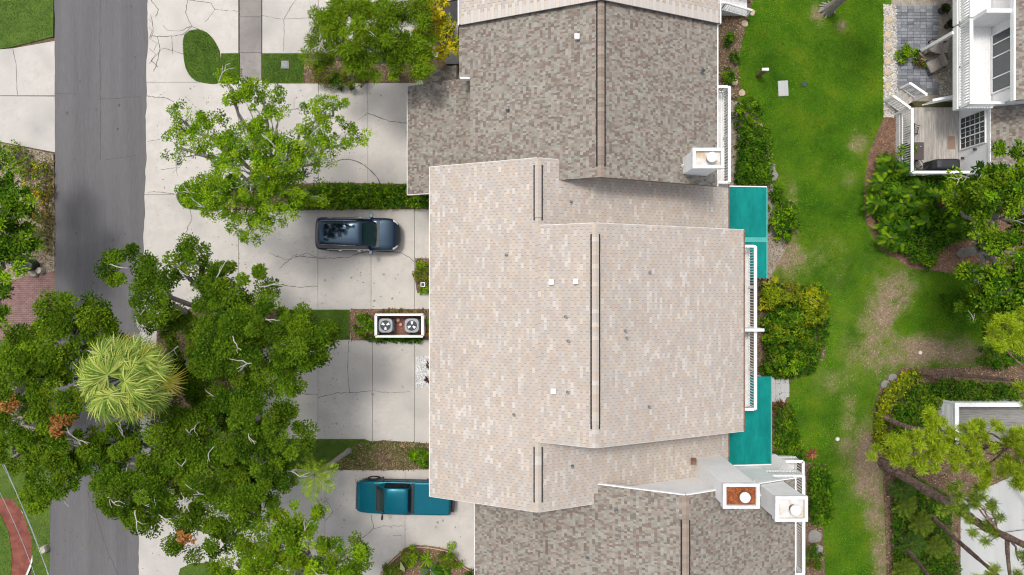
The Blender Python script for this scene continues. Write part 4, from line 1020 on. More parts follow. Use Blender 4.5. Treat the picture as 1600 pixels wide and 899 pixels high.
# ------------------------------------------------------------------ small things on paving and lawn
def utility_lid(label, px, py, s, mat):
    x, y, _ = W(px, py); t = thing('utility_box', label, 'utility box', (x, y, .05))
    MB().box(-s, s, -s, s, 0, .05).build('frame', M_walk if mat is M_lid else M_mulch, t, bevel=.02)
    MB().box(-s * .78, s * .78, -s * .78, s * .78, .05, .062).build('lid', mat, t, bevel=.01)
utility_lid('square dark water meter lid in the grass strip by the sidewalk', 446, 102, .23, M_lid)
utility_lid('small brown box lid in the bright grass strip near the oak', 495, 512, .19, M_woodpost)
x, y, _ = W(1223, 139); t = thing('utility_box', 'worn grey rectangular utility lid set in the lawn', 'utility box', (x, y, .03), .05)
MB().box(-.3, .3, -.46, .46, 0, .07).build('frame', M_patio, t, bevel=.05); MB().box(-.25, .25, -.4, .4, .07, .075).build('lid', M_patio, t)
x, y, _ = W(1256, 132); t = thing('valve_cover', 'dark green round valve cover in the lawn', 'valve cover', (x, y, .03))
MB().lathe([(.17, 0), (.17, .06), (.15, .065)], 0, 0, 16).build('lid', pmat('green_plastic', (.02, .05, .025), .6), t)
b = W(1184, 119); t = thing('marker_post', 'short wooden post with a white cap standing on the lawn', 'post', (b[0], b[1], .02))
MB().box(-.16, .16, -.05, .05, 0, 1.1).build('post', M_woodpost, t, bevel=.01); MB().box(-.19, .19, -.08, .08, 1.1, 1.24).build('cap', M_white, t, bevel=.02)
for (px, py, lab) in ((1308, 686, 'round tan sprinkler cover in the lower lawn'), (1437, 551, 'round pale cover in the bare dirt near the pines')):
    x, y, _ = W(px, py); t = thing('sprinkler_cover', lab, 'cover', (x, y, .02)); MB().lathe([(.13, 0), (.13, .05), (.11, .06)], 0, 0, 14).build('ring', M_stone, t); MB().lathe([(.09, .06), (.085, .07)], 0, 0, 14).build('lid', M_whitegrey, t)
x, y, _ = W(661, 445, .3); t = thing('lamp_post', 'small square white framed garden light in the garage corner bed', 'light', (x, y, .05))
MB().box(-.03, .03, -.03, .03, 0, .3).build('stake', M_black, t)
mb = MB()
for q in ((-.13, .13, -.13, -.09), (-.13, .13, .09, .13), (-.13, -.09, -.09, .09), (.09, .13, -.09, .09)): mb.box(*q, .3, .36)
mb.build('frame', M_white, t); MB().box(-.088, .088, -.088, .088, .29, .33).build('panel', M_black, t)
def stone(label, px, py, r, group, name='stepping_stone', mat=M_stone, h=.06, z=.05):
    x, y, _ = W(px, py); mb = MB(); n = 12; rr = [r * random.uniform(.85, 1.12) for _ in range(n)]
    P = [(rr[k] * math.cos(2 * PI * k / n), rr[k] * math.sin(2 * PI * k / n)) for k in range(n)]
    i = len(mb.v)
    for s_, z_ in ((1, 0), (1.0, h * .7), (.85, h)):
        for p in P: mb.v.append((p[0] * s_, p[1] * s_, z_))
    for k in range(2):
        for j in range(n): mb.f.append((k * n + j, k * n + (j + 1) % n, (k + 1) * n + (j + 1) % n, (k + 1) * n + j)); mb.c.append(None)
    mb.f.append(tuple(2 * n + j for j in range(n))); mb.c.append(None)
    o = mb.build(name, mat, None); o.location = (x, y, z); return tag(o, label, 'stone', group)
for k, (px, py) in enumerate(((1388, 32), (1387, 55), (1386, 75), (1386, 97), (1386, 114), (1386, 135))):
    stone('round tan stepping stone, %s from the top of the gravel path' % ('first', 'second', 'third', 'fourth', 'fifth', 'sixth')[k], px, py, .21, 'stepping stones in the gravel path')
for (px, py, lab) in ((1174, 20, 'pale round paver at the foot of the white stair'), (1163, 38, 'pale round paver nearest the top mulch plants'), (1147, 129, 'small pale round paver beside the clipped shrub near the balcony'), (1159, 146, 'cream round paver at the tip of the upper hedge')):
    stone(lab, px, py, .2, 'round pavers in the upper mulch bed')
stone('cream boulder at the left verge beside the paver drive', 67, 423, .2, None, 'boulder', M_rock, .35); stone('flat grey rock next to the cream boulder on the verge', 56, 427, .24, None, 'boulder', M_sand, .2)
stone('pale upright rock on the grass edge by the lower road', 73, 856, .22, None, 'boulder', M_rock, .35)
for k, (px, py, r) in enumerate(((1203, 262, .3), (1206, 275, .35), (1201, 250, .22), (1272, 838, .4), (1276, 860, .35), (1382, 602, .3), (1394, 590, .26))):
    stone(('grey ledge rock beside the hedge tip', 'largest grey ledge rock beside the hedge end', 'small grey ledge rock above the other two', 'grey rock near the lower clipped hedge', 'lower grey rock near the small bottom shrub', 'flat grey rock at the pine bed tip', 'upper flat grey rock at the pine bed tip')[k], px, py, r, None, 'rock', M_walk, .12, .03)
sheet('stone_pad', PX([(1203, 590), (1232, 592), (1232, 612), (1226, 628), (1203, 627)]), .06, M_patio)
for i in range(4):
    for j in range(5):
        if (i, j) in ((3, 0), (3, 4)): continue
        x, y, _ = W(1204 + i * 7.2, 592 + j * 7.2); MB().box(x, x + .255, y - .255, y, .05, .085).build('paver_tile', M_patio, bpy.data.objects['stone_pad'])
x, y, _ = W(34, 423); t = thing('shadow_blob', 'dark bin standing in for the shadow and a round thing under the left tree by the verge', 'bin', (x + .8, y + .3, .03))
MB().lathe([(.3, 0), (.36, .7), (.38, .72), (.34, .76), (.1, .8)], 0, 0, 16).build('bin', M_black, t)  # black shape stands for the shadow and a blue-grey round thing there

# air conditioner enclosure
ex0, ey0, _ = W(587, 526, 1.15); ex1, ey1, _ = W(660, 492, 1.15)
en = thing('privacy_fence', 'white box fence around the two air conditioners', 'fence', ((ex0 + ex1) / 2, (ey0 + ey1) / 2, .05))
w_, d_ = (ex1 - ex0) / 2, (ey1 - ey0) / 2
for (x0, x1, y0, y1) in ((-w_, w_, -d_ - .05, -d_ + .05), (-w_, w_, d_ - .05, d_ + .05), (-w_ - .05, -w_ + .05, -d_ + .05, d_ - .05), (w_ - .05, w_ + .05, -d_ + .05, d_ - .05)):
    p = MB().box(x0 + .01, x1 - .01, y0 + .02, y1 - .02, 0, 1.05).build('panel', M_white, en); MB().box(x0 - .02, x1 + .02, y0 - .012, y1 + .012, 1.05, 1.1).build('top_rail', M_white, p)
fl = MB().box(ex0 + .1, ex1 - .1, ey0 + .1, ey1 - .1, .02, .09).build('bark_floor', M_redstuff); structure(fl)
for k, (px, lab) in enumerate(((602, 'grey air conditioner in the enclosure, farther from the house'), (643, 'grey air conditioner in the enclosure, nearer the house'))):
    x, y, _ = W(px, 509, .9); t = thing('air_conditioner', lab, 'air conditioner', (x, y, .09), .0, 'air conditioners inside the white enclosure')
    s_ = .40
    MB().box(-s_, s_, -s_, s_, 0, .72).build('cabinet', M_acdark, t, bevel=.03)
    for sx in (-1, 1): 
        for q in range(6): MB().box(sx * (s_ + .004) - .012, sx * (s_ + .004) + .012, -s_ + .05, s_ - .05, .08 + q * .1, .13 + q * .1).build('louver', M_ac, t)
    mb = MB(); n = 28; rt = .30
    P = []
    for q in range(n):
        a = 2 * PI * q / n; c, s2 = math.cos(a), math.sin(a); m_ = .40 / max(abs(c), abs(s2)); m_ = min(m_, .47)
        P.append(((rt * c, rt * s2, .75), (m_ * c, m_ * s2, .74), (rt * c, rt * s2, .66)))
    for q in range(n):
        A, B_ = P[q], P[(q + 1) % n]; mb.face([A[0], A[1], B_[1], B_[0]]); mb.face([A[2], A[0], B_[0], B_[2]])
    mb.build('top_panel', M_ac, t)
    MB().lathe([(.30, .722), (.29, .728)], 0, 0, 24).build('fan_well', M_acdark, t)
    for q in range(3):
        mb = MB(); a = 2 * PI * q / 3 + .5 + k; mb.face([(0.08 * math.cos(a), .08 * math.sin(a), .735), (.27 * math.cos(a - .3), .27 * math.sin(a - .3), .74), (.27 * math.cos(a + .35), .27 * math.sin(a + .35), .75)])
        b0 = mb.v; mb.f = []; mb.c = []; bl = [(0.07 * math.cos(a - .5), .07 * math.sin(a - .5)), (.25 * math.cos(a - .33), .25 * math.sin(a - .33)), (.26 * math.cos(a + .3), .26 * math.sin(a + .3)), (0.07 * math.cos(a + .6), .07 * math.sin(a + .6))]
        mb.v = []; mb.prism(bl, .732, .742); mb.build('fan_blade', M_blade2, t)
    MB().lathe([(.07, .73), (.07, .76), (.05, .77)], 0, 0, 14).build('hub', M_acdark, t)
for (px, py, r, lab) in ((623, 500, .12, 'pale broken clay piece between the air conditioners'), (627, 507, .1, 'smaller clay piece between the air conditioners')):
    stone(lab, px, py, r, None, 'clay_piece', pmat('clay_%d' % px, (.55, .32, .27), .8), .12, .09)
# cables over the lower left corner
def cable(label, a, b, za, zb, r=.014):
    A, B_ = Vector(W(*a, za)), Vector(W(*b, zb)); d = B_ - A; P = [A + d * (t - 1.0) - Vector((0, 0, .5 * (1 - (2 * (t / 3) - 1) ** 2))) for t in np.linspace(-.5, 3.5, 24)]
    tag(MB().tube(P, r, 6).build('power_cable', M_cable), label, 'cable', 'overhead cables in the lower left corner')
cable('thicker overhead cable passing nearest the road edge', (0, 740), (64, 899), 8.0, 8.0, .02)
cable('thin overhead cable over the middle of the red path', (22, 790), (60, 888), 7.6, 7.6, .012)
cable('overhead cable crossing the inner curve of the red path', (0, 797), (42, 899), 7.8, 7.8)
# ------------------------------------------------------------------ vehicles
def cr_up(A, n, axis=0):
    """Catmull-Rom resample of an array along an axis, n steps per span"""
    A = np.moveaxis(A, axis, 0); m = len(A); out = []
    for i in range(m - 1):
        p0, p1, p2, p3 = A[max(i - 1, 0)], A[i], A[i + 1], A[min(i + 2, m - 1)]
        for j in range(n):
            t = j / n; out.append(0.5 * ((2 * p1) + (p2 - p0) * t + (2 * p0 - 5 * p1 + 4 * p2 - p3) * t * t + (3 * p1 - p0 - 3 * p2 + p3) * t ** 3))
    out.append(A[-1]); return np.moveaxis(np.array(out), 0, axis)
class Loft:
    """stations: list of (x, [(y,z)...]) half rings from the side bottom over the top to the middle"""
    def __init__(s, st, nu=5, nv=3):
        half = np.array([[(x, y, z) for (y, z) in ring] for x, ring in st], float)
        mir = half[:, ::-1].copy(); mir[:, :, 1] *= -1
        G = np.concatenate([half, mir[:, 1:]], axis=1)
        s.nu, s.nv, s.M = nu, nv, G.shape[1]
        s.G = cr_up(cr_up(G, nu, 0), nv, 1)
        du = np.gradient(s.G, axis=0); dv = np.gradient(s.G, axis=1); n = np.cross(du, dv)
        n /= np.linalg.norm(n, axis=2, keepdims=True) + 1e-9
        c = s.G.reshape(-1, 3).mean(0)
        if (n * (s.G - c)).sum() < 0: n = -n
        s.N = n
    def build(s, name, mat, parent, u=None, v=None, off=0.0, caps=False):
        U = s.G.shape[0] - 1; Vn = s.G.shape[1] - 1
        us = range(0, U + 1) if u is None else range(int(round(u[0] * s.nu)), int(round(u[1] * s.nu)) + 1)
        vs = range(0, Vn + 1) if v is None else range(int(round(v[0] * s.nv)), int(round(v[1] * s.nv)) + 1)
        P = s.G[np.ix_(list(us), list(vs))] + s.N[np.ix_(list(us), list(vs))] * off
        a, b = P.shape[:2]; mb = MB(); mb.v = [tuple(p) for p in P.reshape(-1, 3)]
        for i in range(a - 1):
            for j in range(b - 1): mb.f.append((i * b + j, i * b + j + 1, (i + 1) * b + j + 1, (i + 1) * b + j))
        if caps:
            mb.f.append(tuple(range(b))); mb.f.append(tuple((a - 1) * b + j for j in range(b - 1, -1, -1)))
        mb.c = [None] * len(mb.f)
        me = mb.mesh(name, True)
        bm = bmesh.new(); bm.from_mesh(me); bmesh.ops.recalc_face_normals(bm, faces=bm.faces); bm.to_mesh(me); bm.free()
        if u is not None or v is not None:
            if off: # flip up if the open panel faces inwards
                pn = np.array([p.normal for p in me.polygons]).mean(0); want = s.N[np.ix_(list(us), list(vs))].reshape(-1, 3).mean(0)
                if pn.dot(want) < 0: me.flip_normals()
        return link(name, me, mat, parent)
def wheel(t, x, y, r=.36, w=.23):
    s_ = 1 if y > 0 else -1
    mb = MB(); mb.lathe([(r * .62, -w / 2), (r * .93, -w / 2), (r, -w * .32), (r, w * .32), (r * .93, w / 2), (r * .62, w / 2)], 0, 0, 26, False)
    o = mb.build('wheel', M_rubber, t, True); o.location = (x, y, r); o.rotation_euler = (PI / 2, 0, 0)
    mb = MB(); mb.lathe([(r * .63, -w * .38), (r * .5, -w * .3), (.05, -w * .36), (.05, w * .36), (r * .5, w * .3), (r * .63, w * .38)], 0, 0, 20)
    for k in range(5):
        a = 2 * PI * k / 5
        for q in (-1, 1): mb.bar((.05 * math.cos(a), .05 * math.sin(a), q * w * .4), (r * .6 * math.cos(a), r * .6 * math.sin(a), q * w * .4), .07, .03)
    mb.build('rim', M_steel, o)
def arch(t, x, y, r=.42):
    mb = MB(); n = 14; P = []
    for k in range(n + 1):
        a = PI * k / n; P.append([(x + q * math.cos(a), y, .34 + q * math.sin(a)) for q in (r, r + .06)])
    for k in range(n):
        mb.face([P[k][0], P[k][1], P[k + 1][1], P[k + 1][0]])
        mb.face([(p[0], y * .97, p[2]) for p in (P[k][1], P[k][0], P[k + 1][0], P[k + 1][1])])
    mb.build('wheel_arch', M_black, t)
def body_ring(w, zb, zs, zt, wt=.86):
    return [(w * .86, zb), (w * .99, zb + .12), (w, (zb + zs) / 2), (w * .985, zs), (w * wt, zt - .012), (w * .5, zt + .012), (0, zt + .02)]
def green_ring(wb, wt, zb, zt):
    return [(wb, zb), (wb * .98, zb + .05), (wt + .03, zt - .13), (wt - .05, zt - .025), (wt * .55, zt + .012), (0, zt + .02)]

# --- dark SUV, nose towards the house
p = W(558, 366, 1.0)
suv = thing('suv', 'dark navy SUV with glass roof parked nose to the pale house', 'car', (p[0], p[1], .04), math.radians(-1))
bl = Loft([(-2.42, body_ring(.52, .5, .72, .84)), (-2.36, body_ring(.74, .40, .86, 1.0)), (-2.15, body_ring(.92, .32, .98, 1.08)), (-1.4, body_ring(.955, .28, 1.0, 1.09)), (-.3, body_ring(.955, .27, 1.0, 1.10)), (.7, body_ring(.95, .27, .98, 1.11)),
           (1.15, body_ring(.95, .28, .96, 1.11)), (1.75, body_ring(.93, .3, .90, 1.045)), (2.10, body_ring(.85, .32, .82, .96)), (2.32, body_ring(.62, .38, .72, .84)), (2.42, body_ring(.40, .45, .60, .70))])
bl.build('body', M_suv, suv, caps=True)
bl.build('hood', M_suv, suv, (6.4, 8.4), (4.0, 8.0), .012); MB().box(1.12, 1.30, -.74, .74, 1.09, 1.128).build('cowl', M_black, suv, bevel=.01)
gl = Loft([(-2.28, green_ring(.80, .62, 1.0, 1.13)), (-2.12, green_ring(.86, .66, 1.0, 1.44)), (-1.9, green_ring(.88, .69, 1.0, 1.63)), (-1.3, green_ring(.90, .71, 1.0, 1.70)), (-.5, green_ring(.90, .72, 1.0, 1.72)), (.15, green_ring(.90, .70, 1.0, 1.69)),
           (.42, green_ring(.895, .68, 1.0, 1.60)), (.82, green_ring(.89, .70, 1.0, 1.34)), (1.22, green_ring(.86, .72, 1.0, 1.06))])
cb = gl.build('cabin', M_suv, suv, caps=True)
gl.build('windshield', M_carglass, suv, (6.0, 7.8), (3.2, 6.8), .008); gl.build('rear_window', M_carglassd, suv, (.4, 1.6), (3.1, 6.9), .008)
gl.build('sunroof', M_roofglass, suv, (2.4, 4.9), (3.8, 6.2), .010)
for v in ((1.15, 2.3), (7.7, 8.85)):
    for u in ((1.8, 3.0), (3.2, 4.3), (4.4, 5.9)): gl.build('side_window', M_carglassd, suv, u, v, .008)
for y in (-1, 1):
    MB().tube([(-1.9, y * .68, 1.67), (-1.6, y * .69, 1.75), (-.6, y * .7, 1.77), (.1, y * .69, 1.72)], .016, 8).build('roof_rail', M_chrome, suv, True)
    mb = MB(); mb.tube([(.86, y * .9, 1.08), (.84, y * 1.0, 1.10)], [.04, .05], 8); mb.box(.74, .92, y * 1.05 - .11, y * 1.05 + .11, 1.03, 1.18); mb.build('mirror', M_suv, suv, bevel=.03)
    for x in (-.95, .12): MB().box(x - .1, x + .1, y * .965 - .018, y * .965 + .018, .90, .94).build('door_handle', M_chrome, suv, bevel=.01)
    MB().bar((-1.7, y * .905, 1.05), (.75, y * .905, 1.06), .012, .02).build('window_trim', M_steel, suv)
    bl.build('headlight', M_lamp, suv, (7.8, 8.75), ((2.9, 3.9) if y > 0 else (8.1, 9.1)), .007); bl.build('tail_light', M_redlens, suv, (.9, 1.8), ((2.9, 3.8) if y > 0 else (8.2, 9.1)), .007)
    for x in (-1.42, 1.45): wheel(suv, x, y * .85); arch(suv, x, y * .962)
    MB().bar((1.25, y * .36, 1.135), (2.0, y * .30, 1.01), .03, .012).build('hood_crease', M_suv, suv)
bl.build('grille', M_black, suv, (9.0, 10), (3.6, 8.4), .006)
for k in range(3): MB().bar((2.37 - .03 * k, -.5, .70 + .05 * k), (2.37 - .03 * k, .5, .70 + .05 * k), .02, .02).build('grille_bar', M_chrome, suv)
for y in (-.3, .25): MB().bar((1.18, y, 1.12), (1.02, y + .45, 1.22), .02, .02).build('wiper', M_black, suv)

# --- teal pickup, nose towards the road
p = W(629.5, 778, 1.0)
tr = thing('pickup_truck', 'metallic teal pickup truck with covered bed, tail under the pale roof', 'truck', (p[0], p[1], .04), PI + math.radians(-1.2))
def tring(w, zb, zs, zt): return [(w * .9, zb), (w * .99, zb + .1), (w, (zb + zs) / 2), (w * .99, zs), (w * .93, zt - .01), (w * .5, zt + .005), (0, zt + .01)]
tb = Loft([(-2.72, tring(.84, .5, .95, 1.02)), (-2.68, tring(.91, .42, 1.0, 1.09)), (-2.4, tring(.935, .4, 1.03, 1.11)), (-1.2, tring(.94, .38, 1.03, 1.11)), (-.55, tring(.94, .36, 1.02, 1.10)), (.5, tring(.94, .36, 1.0, 1.09)), (1.25, tring(.93, .36, .98, 1.09)),
           (1.9, tring(.92, .38, .94, 1.05)), (2.4, tring(.88, .40, .88, 1.0)), (2.62, tring(.80, .44, .80, .90)), (2.70, tring(.72, .48, .66, .72))])
tb.build('body', M_truck, tr, caps=True)
tb.build('hood', M_truck, tr, (6.6, 8.8), (4.0, 8.0), .012); MB().box(1.42, 1.56, -.78, .78, 1.07, 1.11).build('cowl', M_black, tr, bevel=.01)
tg = Loft([(-0.50, green_ring(.86, .70, 1.0, 1.10)), (-0.44, green_ring(.87, .70, 1.0, 1.45)), (-0.35, green_ring(.875, .71, 1.0, 1.66)), (0.02, green_ring(.88, .72, 1.0, 1.71)), (0.57, green_ring(.88, .72, 1.0, 1.71)), (0.92, green_ring(.88, .70, 1.0, 1.64)), (1.22, green_ring(.875, .71, 1.0, 1.36)), (1.54, green_ring(.86, .74, 1.0, 1.06))])
tg.build('cabin', M_truck, tr, caps=True)
tg.build('windshield', M_carglass, tr, (5.05, 6.8), (3.1, 6.9), .008); tg.build('rear_window', M_carglassd, tr, (.4, 1.8), (3.0, 7.0), .008)
for v in ((1.1, 2.4), (7.6, 8.9)):
    for u in ((1.7, 3.1), (3.25, 5.2)): tg.build('side_window', M_carglassd, tr, u, v, .008)
mb = MB(); mb.prism([(-2.66, -.86), (-.66, -.86), (-.66, .86), (-2.66, .86)], 1.10, 1.155); mb.build('bed_cover', M_truck, tr, bevel=.03)
MB().box(-.65, -.47, -.88, .88, .95, 1.135).build('bed_gap', M_black, tr)
MB().box(-2.93, -2.70, -.86, .86, .48, .66).build('rear_bumper', M_black, tr, bevel=.03); MB().box(-2.735, -2.70, -.7, .7, .7, 1.04).build('tailgate', M_truck, tr, bevel=.02)
tb.build('grille', M_black, tr, (9.2, 10), (3.5, 8.5), .008); MB().box(2.66, 2.80, -.84, .84, .46, .62).build('front_bumper', M_chrome, tr, bevel=.04)
for y in (-1, 1):
    mb = MB(); mb.bar((1.14, y * .9, 1.1), (1.12, y * 1.02, 1.12), .05, .05); mb.box(1.07, 1.18, y * 1.1 - .12, y * 1.1 + .12, 1.04, 1.24); mb.build('mirror', M_black, tr, bevel=.025)
    tb.build('headlight', M_lamp, tr, (8.6, 9.4), ((2.3, 3.4) if y > 0 else (8.6, 9.7)), .008)
    MB().box(-2.74, -2.66, y * .86 - .06, y * .86 + .06, .68, .98).build('tail_light', M_redlens, tr, bevel=.01)
    MB().box(-.32, -.14, y * .95 - .015, y * .95 + .015, .9, .94).build('door_handle', M_black, tr); MB().bar((-2.6, y * .945, .62), (2.4, y * .935, .62), .03, .09).build('side_moulding', M_black, tr)
    MB().bar((-.45, y * .925, 1.065), (1.2, y * .915, 1.06), .02, .04).build('window_trim', M_black, tr)
    for x in (-1.75, 1.78): wheel(tr, x, y * .84, .38, .25); arch(tr, x, y * .948, .43)
    MB().bar((1.3, y * .45, 1.105), (2.3, y * .40, 1.02), .03, .012).build('hood_crease', M_truck, tr)
MB().box(-.62, -.52, -.75, .75, 1.13, 1.145).build('cargo_bar', M_black, tr)
for y in (-.35, .2): MB().bar((1.52, y, 1.09), (1.32, y + .45, 1.25), .02, .02).build('wiper', M_black, tr)
# ------------------------------------------------------------------ vegetation
OAK = [(0.0481, 0.105, 0.0036), (0.0702, 0.1332, 0.0049), (0.0266, 0.067, 0.0028), (0.0961, 0.1636, 0.0073)]
OAKL = [(0.1154, 0.1892, 0.0061), (0.0855, 0.1584, 0.0049), (0.1496, 0.2244, 0.0081), (0.0598, 0.1232, 0.004)]
LIGHT = [(0.1639, 0.2849, 0.0063), (0.1202, 0.2326, 0.0059), (0.2186, 0.3373, 0.009), (0.0765, 0.1744, 0.0049)]
WILL = [(0.1293, 0.2177, 0.0081), (0.1708, 0.2655, 0.0099), (0.0931, 0.1699, 0.0063)]
YELL = [(0.55, 0.46, 0.015), (0.42, 0.42, 0.018), (0.62, 0.5, 0.02), (0.26, 0.3, 0.018)]
DEEP = [(0.0231, 0.0779, 0.0036), (0.0385, 0.1065, 0.0045), (0.0577, 0.1352, 0.0054), (0.077, 0.1557, 0.0072)]
YGRN = [(0.1579, 0.2243, 0.0076), (0.2307, 0.2741, 0.0086), (0.1093, 0.1744, 0.0076), (0.3157, 0.3115, 0.0108)]
RUST = [(0.30, 0.12, 0.03), (0.36, 0.17, 0.05), (0.24, 0.09, 0.03)]
REDP = [(0.10, 0.03, 0.025), (0.16, 0.06, 0.035), (0.06, 0.05, 0.02), (0.045, 0.075, 0.02)]
OLIVE = [(0.1, 0.155, 0.014), (0.075, 0.125, 0.012), (0.14, 0.165, 0.016), (0.15, 0.115, 0.02)]

def clump_leaves(lobes, cols, lai, leaf, rng, clump=0.55, hollow=0.5, roll=0.55, flat=0.75, jitter=.10, density=1.0):
    """leaf quads for crown lobes (x,y,z,rx,ry,rz); leaves gather in clumps over each lobe's dome"""
    Vs, Cs, tips = [], [], []
    la = leaf[0] * leaf[1] * 0.5; cols = np.array(cols)
    for (x, y, z, rx, ry, rz, *ov) in lobes:
        area = PI * rx * ry; lf = ov[0] if ov else 1.0
        nleaf = int(area * lai * lf / la); nc = max(6, int(area / (clump * clump) * 1.0 * (lf ** .5)))
        d = unit(rng.normal(0, 1, (nc, 3)) + np.array([0, 0, .45])); d[:, 2] = np.where(d[:, 2] < -.35, -d[:, 2], d[:, 2])
        rad = rng.uniform(hollow, 1.0, nc) ** .6
        wob = 0.86 + 0.28 * vnoise(d[:, 0] * 2.2 + x, d[:, 1] * 2.2 + y + d[:, 2], 5)
        cc = np.array([x, y, z]) + d * np.array([rx, ry, rz]) * (rad * wob)[:, None]
        tips.append(cc)
        per = max(4, nleaf // nc); cr = clump * rng.uniform(.55, 1.15, nc)
        tone = rng.uniform(.72, 1.25, nc); hue = rng.integers(0, len(cols), nc)
        o = unit(rng.normal(0, 1, (nc * per, 3))); o[:, 2] = np.abs(o[:, 2]) * flat - .2
        rr = rng.uniform(.15, 1.0, nc * per) ** .6
        P = np.repeat(cc, per, 0) + o * (np.repeat(cr, per) * rr)[:, None] * np.array([1, 1, .7])
        D = o + rng.normal(0, .45, o.shape); D[:, 2] = D[:, 2] * .55 + .05
        L = leaf[0] * rng.uniform(.65, 1.3, len(P))
        Vs.append(leaf_quads(P - unit(D) * L[:, None] * .4, D, L, leaf[1] * rng.uniform(.7, 1.2, len(P)), .12, roll, rng))
        hi = np.repeat(hue, per); mixr = rng.random(len(P)) < .35
        hi = np.where(mixr, rng.integers(0, len(cols), len(P)), hi)
        Cs.append(cols[hi] * np.repeat(tone, per)[:, None] * rng.uniform(.8, 1.2, (len(P), 1)))
    return np.concatenate(Vs), np.concatenate(Cs), np.concatenate(tips)
def limb(a, b, r0, r1, mb, rng, sag=.12, n=6, sides=6):
    a, b = np.array(a, float), np.array(b, float); L = np.linalg.norm(b - a); P = []
    for k in range(n + 1):
        t = k / n; q = a + (b - a) * t; q[2] += L * sag * math.sin(PI * t) ** 1.0
        if 0 < k < n: q += rng.normal(0, L * .035, 3)
        P.append(q)
    mb.tube(P, [r0 + (r1 - r0) * (k / n) for k in range(n + 1)], sides); return P
def lobes_px(L, zs=1.0):
    out = []
    for (px, py, rx, ry, z, *ov) in L:
        x, y, _ = W(px, py, z); k = (H - z) / F; out.append((x, y, z, rx * k, ry * k, .5 * (rx + ry) * k * .62 * zs, *ov))
    return out
def tree(name, label, base, lobes, cols, lai, leaf, seed, trunk_r=.28, fork=2.4, clump=.55, twigs=60, dead=(), mat=M_leaf, group=None, bark=M_bark, dead_twigs=0, hollow=.5, roll=.55, zs=1.0, cat='tree'):
    rng = np.random.default_rng(seed); bx, by, _ = W(*base); t = thing(name, label, cat, (0, 0, 0), group=group)
    L = lobes_px(lobes, zs); V, C, tips = clump_leaves(L, cols, lai, leaf, rng, clump, hollow, roll)
    mb = MB(); c = np.mean([l[:2] for l in L], 0); f = np.array([bx + (c[0] - bx) * .18, by + (c[1] - by) * .18, fork])
    mb.tube([(bx, by, -.05), (bx + .03, by, .25), (bx + (f[0] - bx) * .4, by + (f[1] - by) * .4, fork * .55), tuple(f)], [trunk_r * 1.5, trunk_r * 1.1, trunk_r, trunk_r * .95], 10)
    ends = []
    for l in L:
        e = np.array([l[0], l[1], l[2] - l[5] * .15]); P = limb(f, e, trunk_r * .55, .07, mb, rng, .10, 7, 7); ends.append((P, l))
    mb.build('trunk', bark, t, True)
    mb = MB()
    for k in range(twigs):
        P, l = ends[rng.integers(len(ends))]; q = tips[rng.integers(len(tips))]
        best = min(ends, key=lambda e: np.linalg.norm(e[0][-1] - q)); s_ = best[0][rng.integers(4, 8)]
        if np.linalg.norm(s_ - q) < 3.2: limb(s_, q, .04, .012, mb, rng, .05, 4, 4)
    if mb.v: mb.build('branches', M_twig, t)['kind'] = 'stuff'
    quads('crown', V, C, mat, t)
    if dead_twigs: # bare bleached twigs that stand out over the leaves
        mb = MB()
        for k in range(dead_twigs):
            l = L[rng.integers(len(L))]; d = unit(np.array([[rng.normal(), rng.normal(), 1.1]]))[0]; p0 = np.array(l[:3]) + d * np.array(l[3:6]) * .8; a = rng.uniform(0, 6.3); ln = rng.uniform(.5, 1.3)
            e = p0 + np.array([math.cos(a) * ln, math.sin(a) * ln, .42]); P = limb(p0, e, .035, .014, mb, rng, .1, 5, 4)
            for q in range(rng.integers(1, 4)):
                s_ = P[rng.integers(1, 4)]; a2 = a + rng.uniform(-1.2, 1.2); limb(s_, s_ + np.array([math.cos(a2), math.sin(a2), .25]) * rng.uniform(.25, .6), .022, .009, mb, rng, .08, 3, 4)
        mb.build('dead_twigs', M_twig, t)['kind'] = 'stuff'
    for (px, py, r, z) in dead:
        V2, C2, _ = clump_leaves(lobes_px([(px, py, r, r, z)]), RUST, 2.2, (.17, .09), rng, .3); o = quads('dead_foliage', V2, C2, M_leaf, t); o['label'] = 'rust brown dead leaf cluster'
    return t

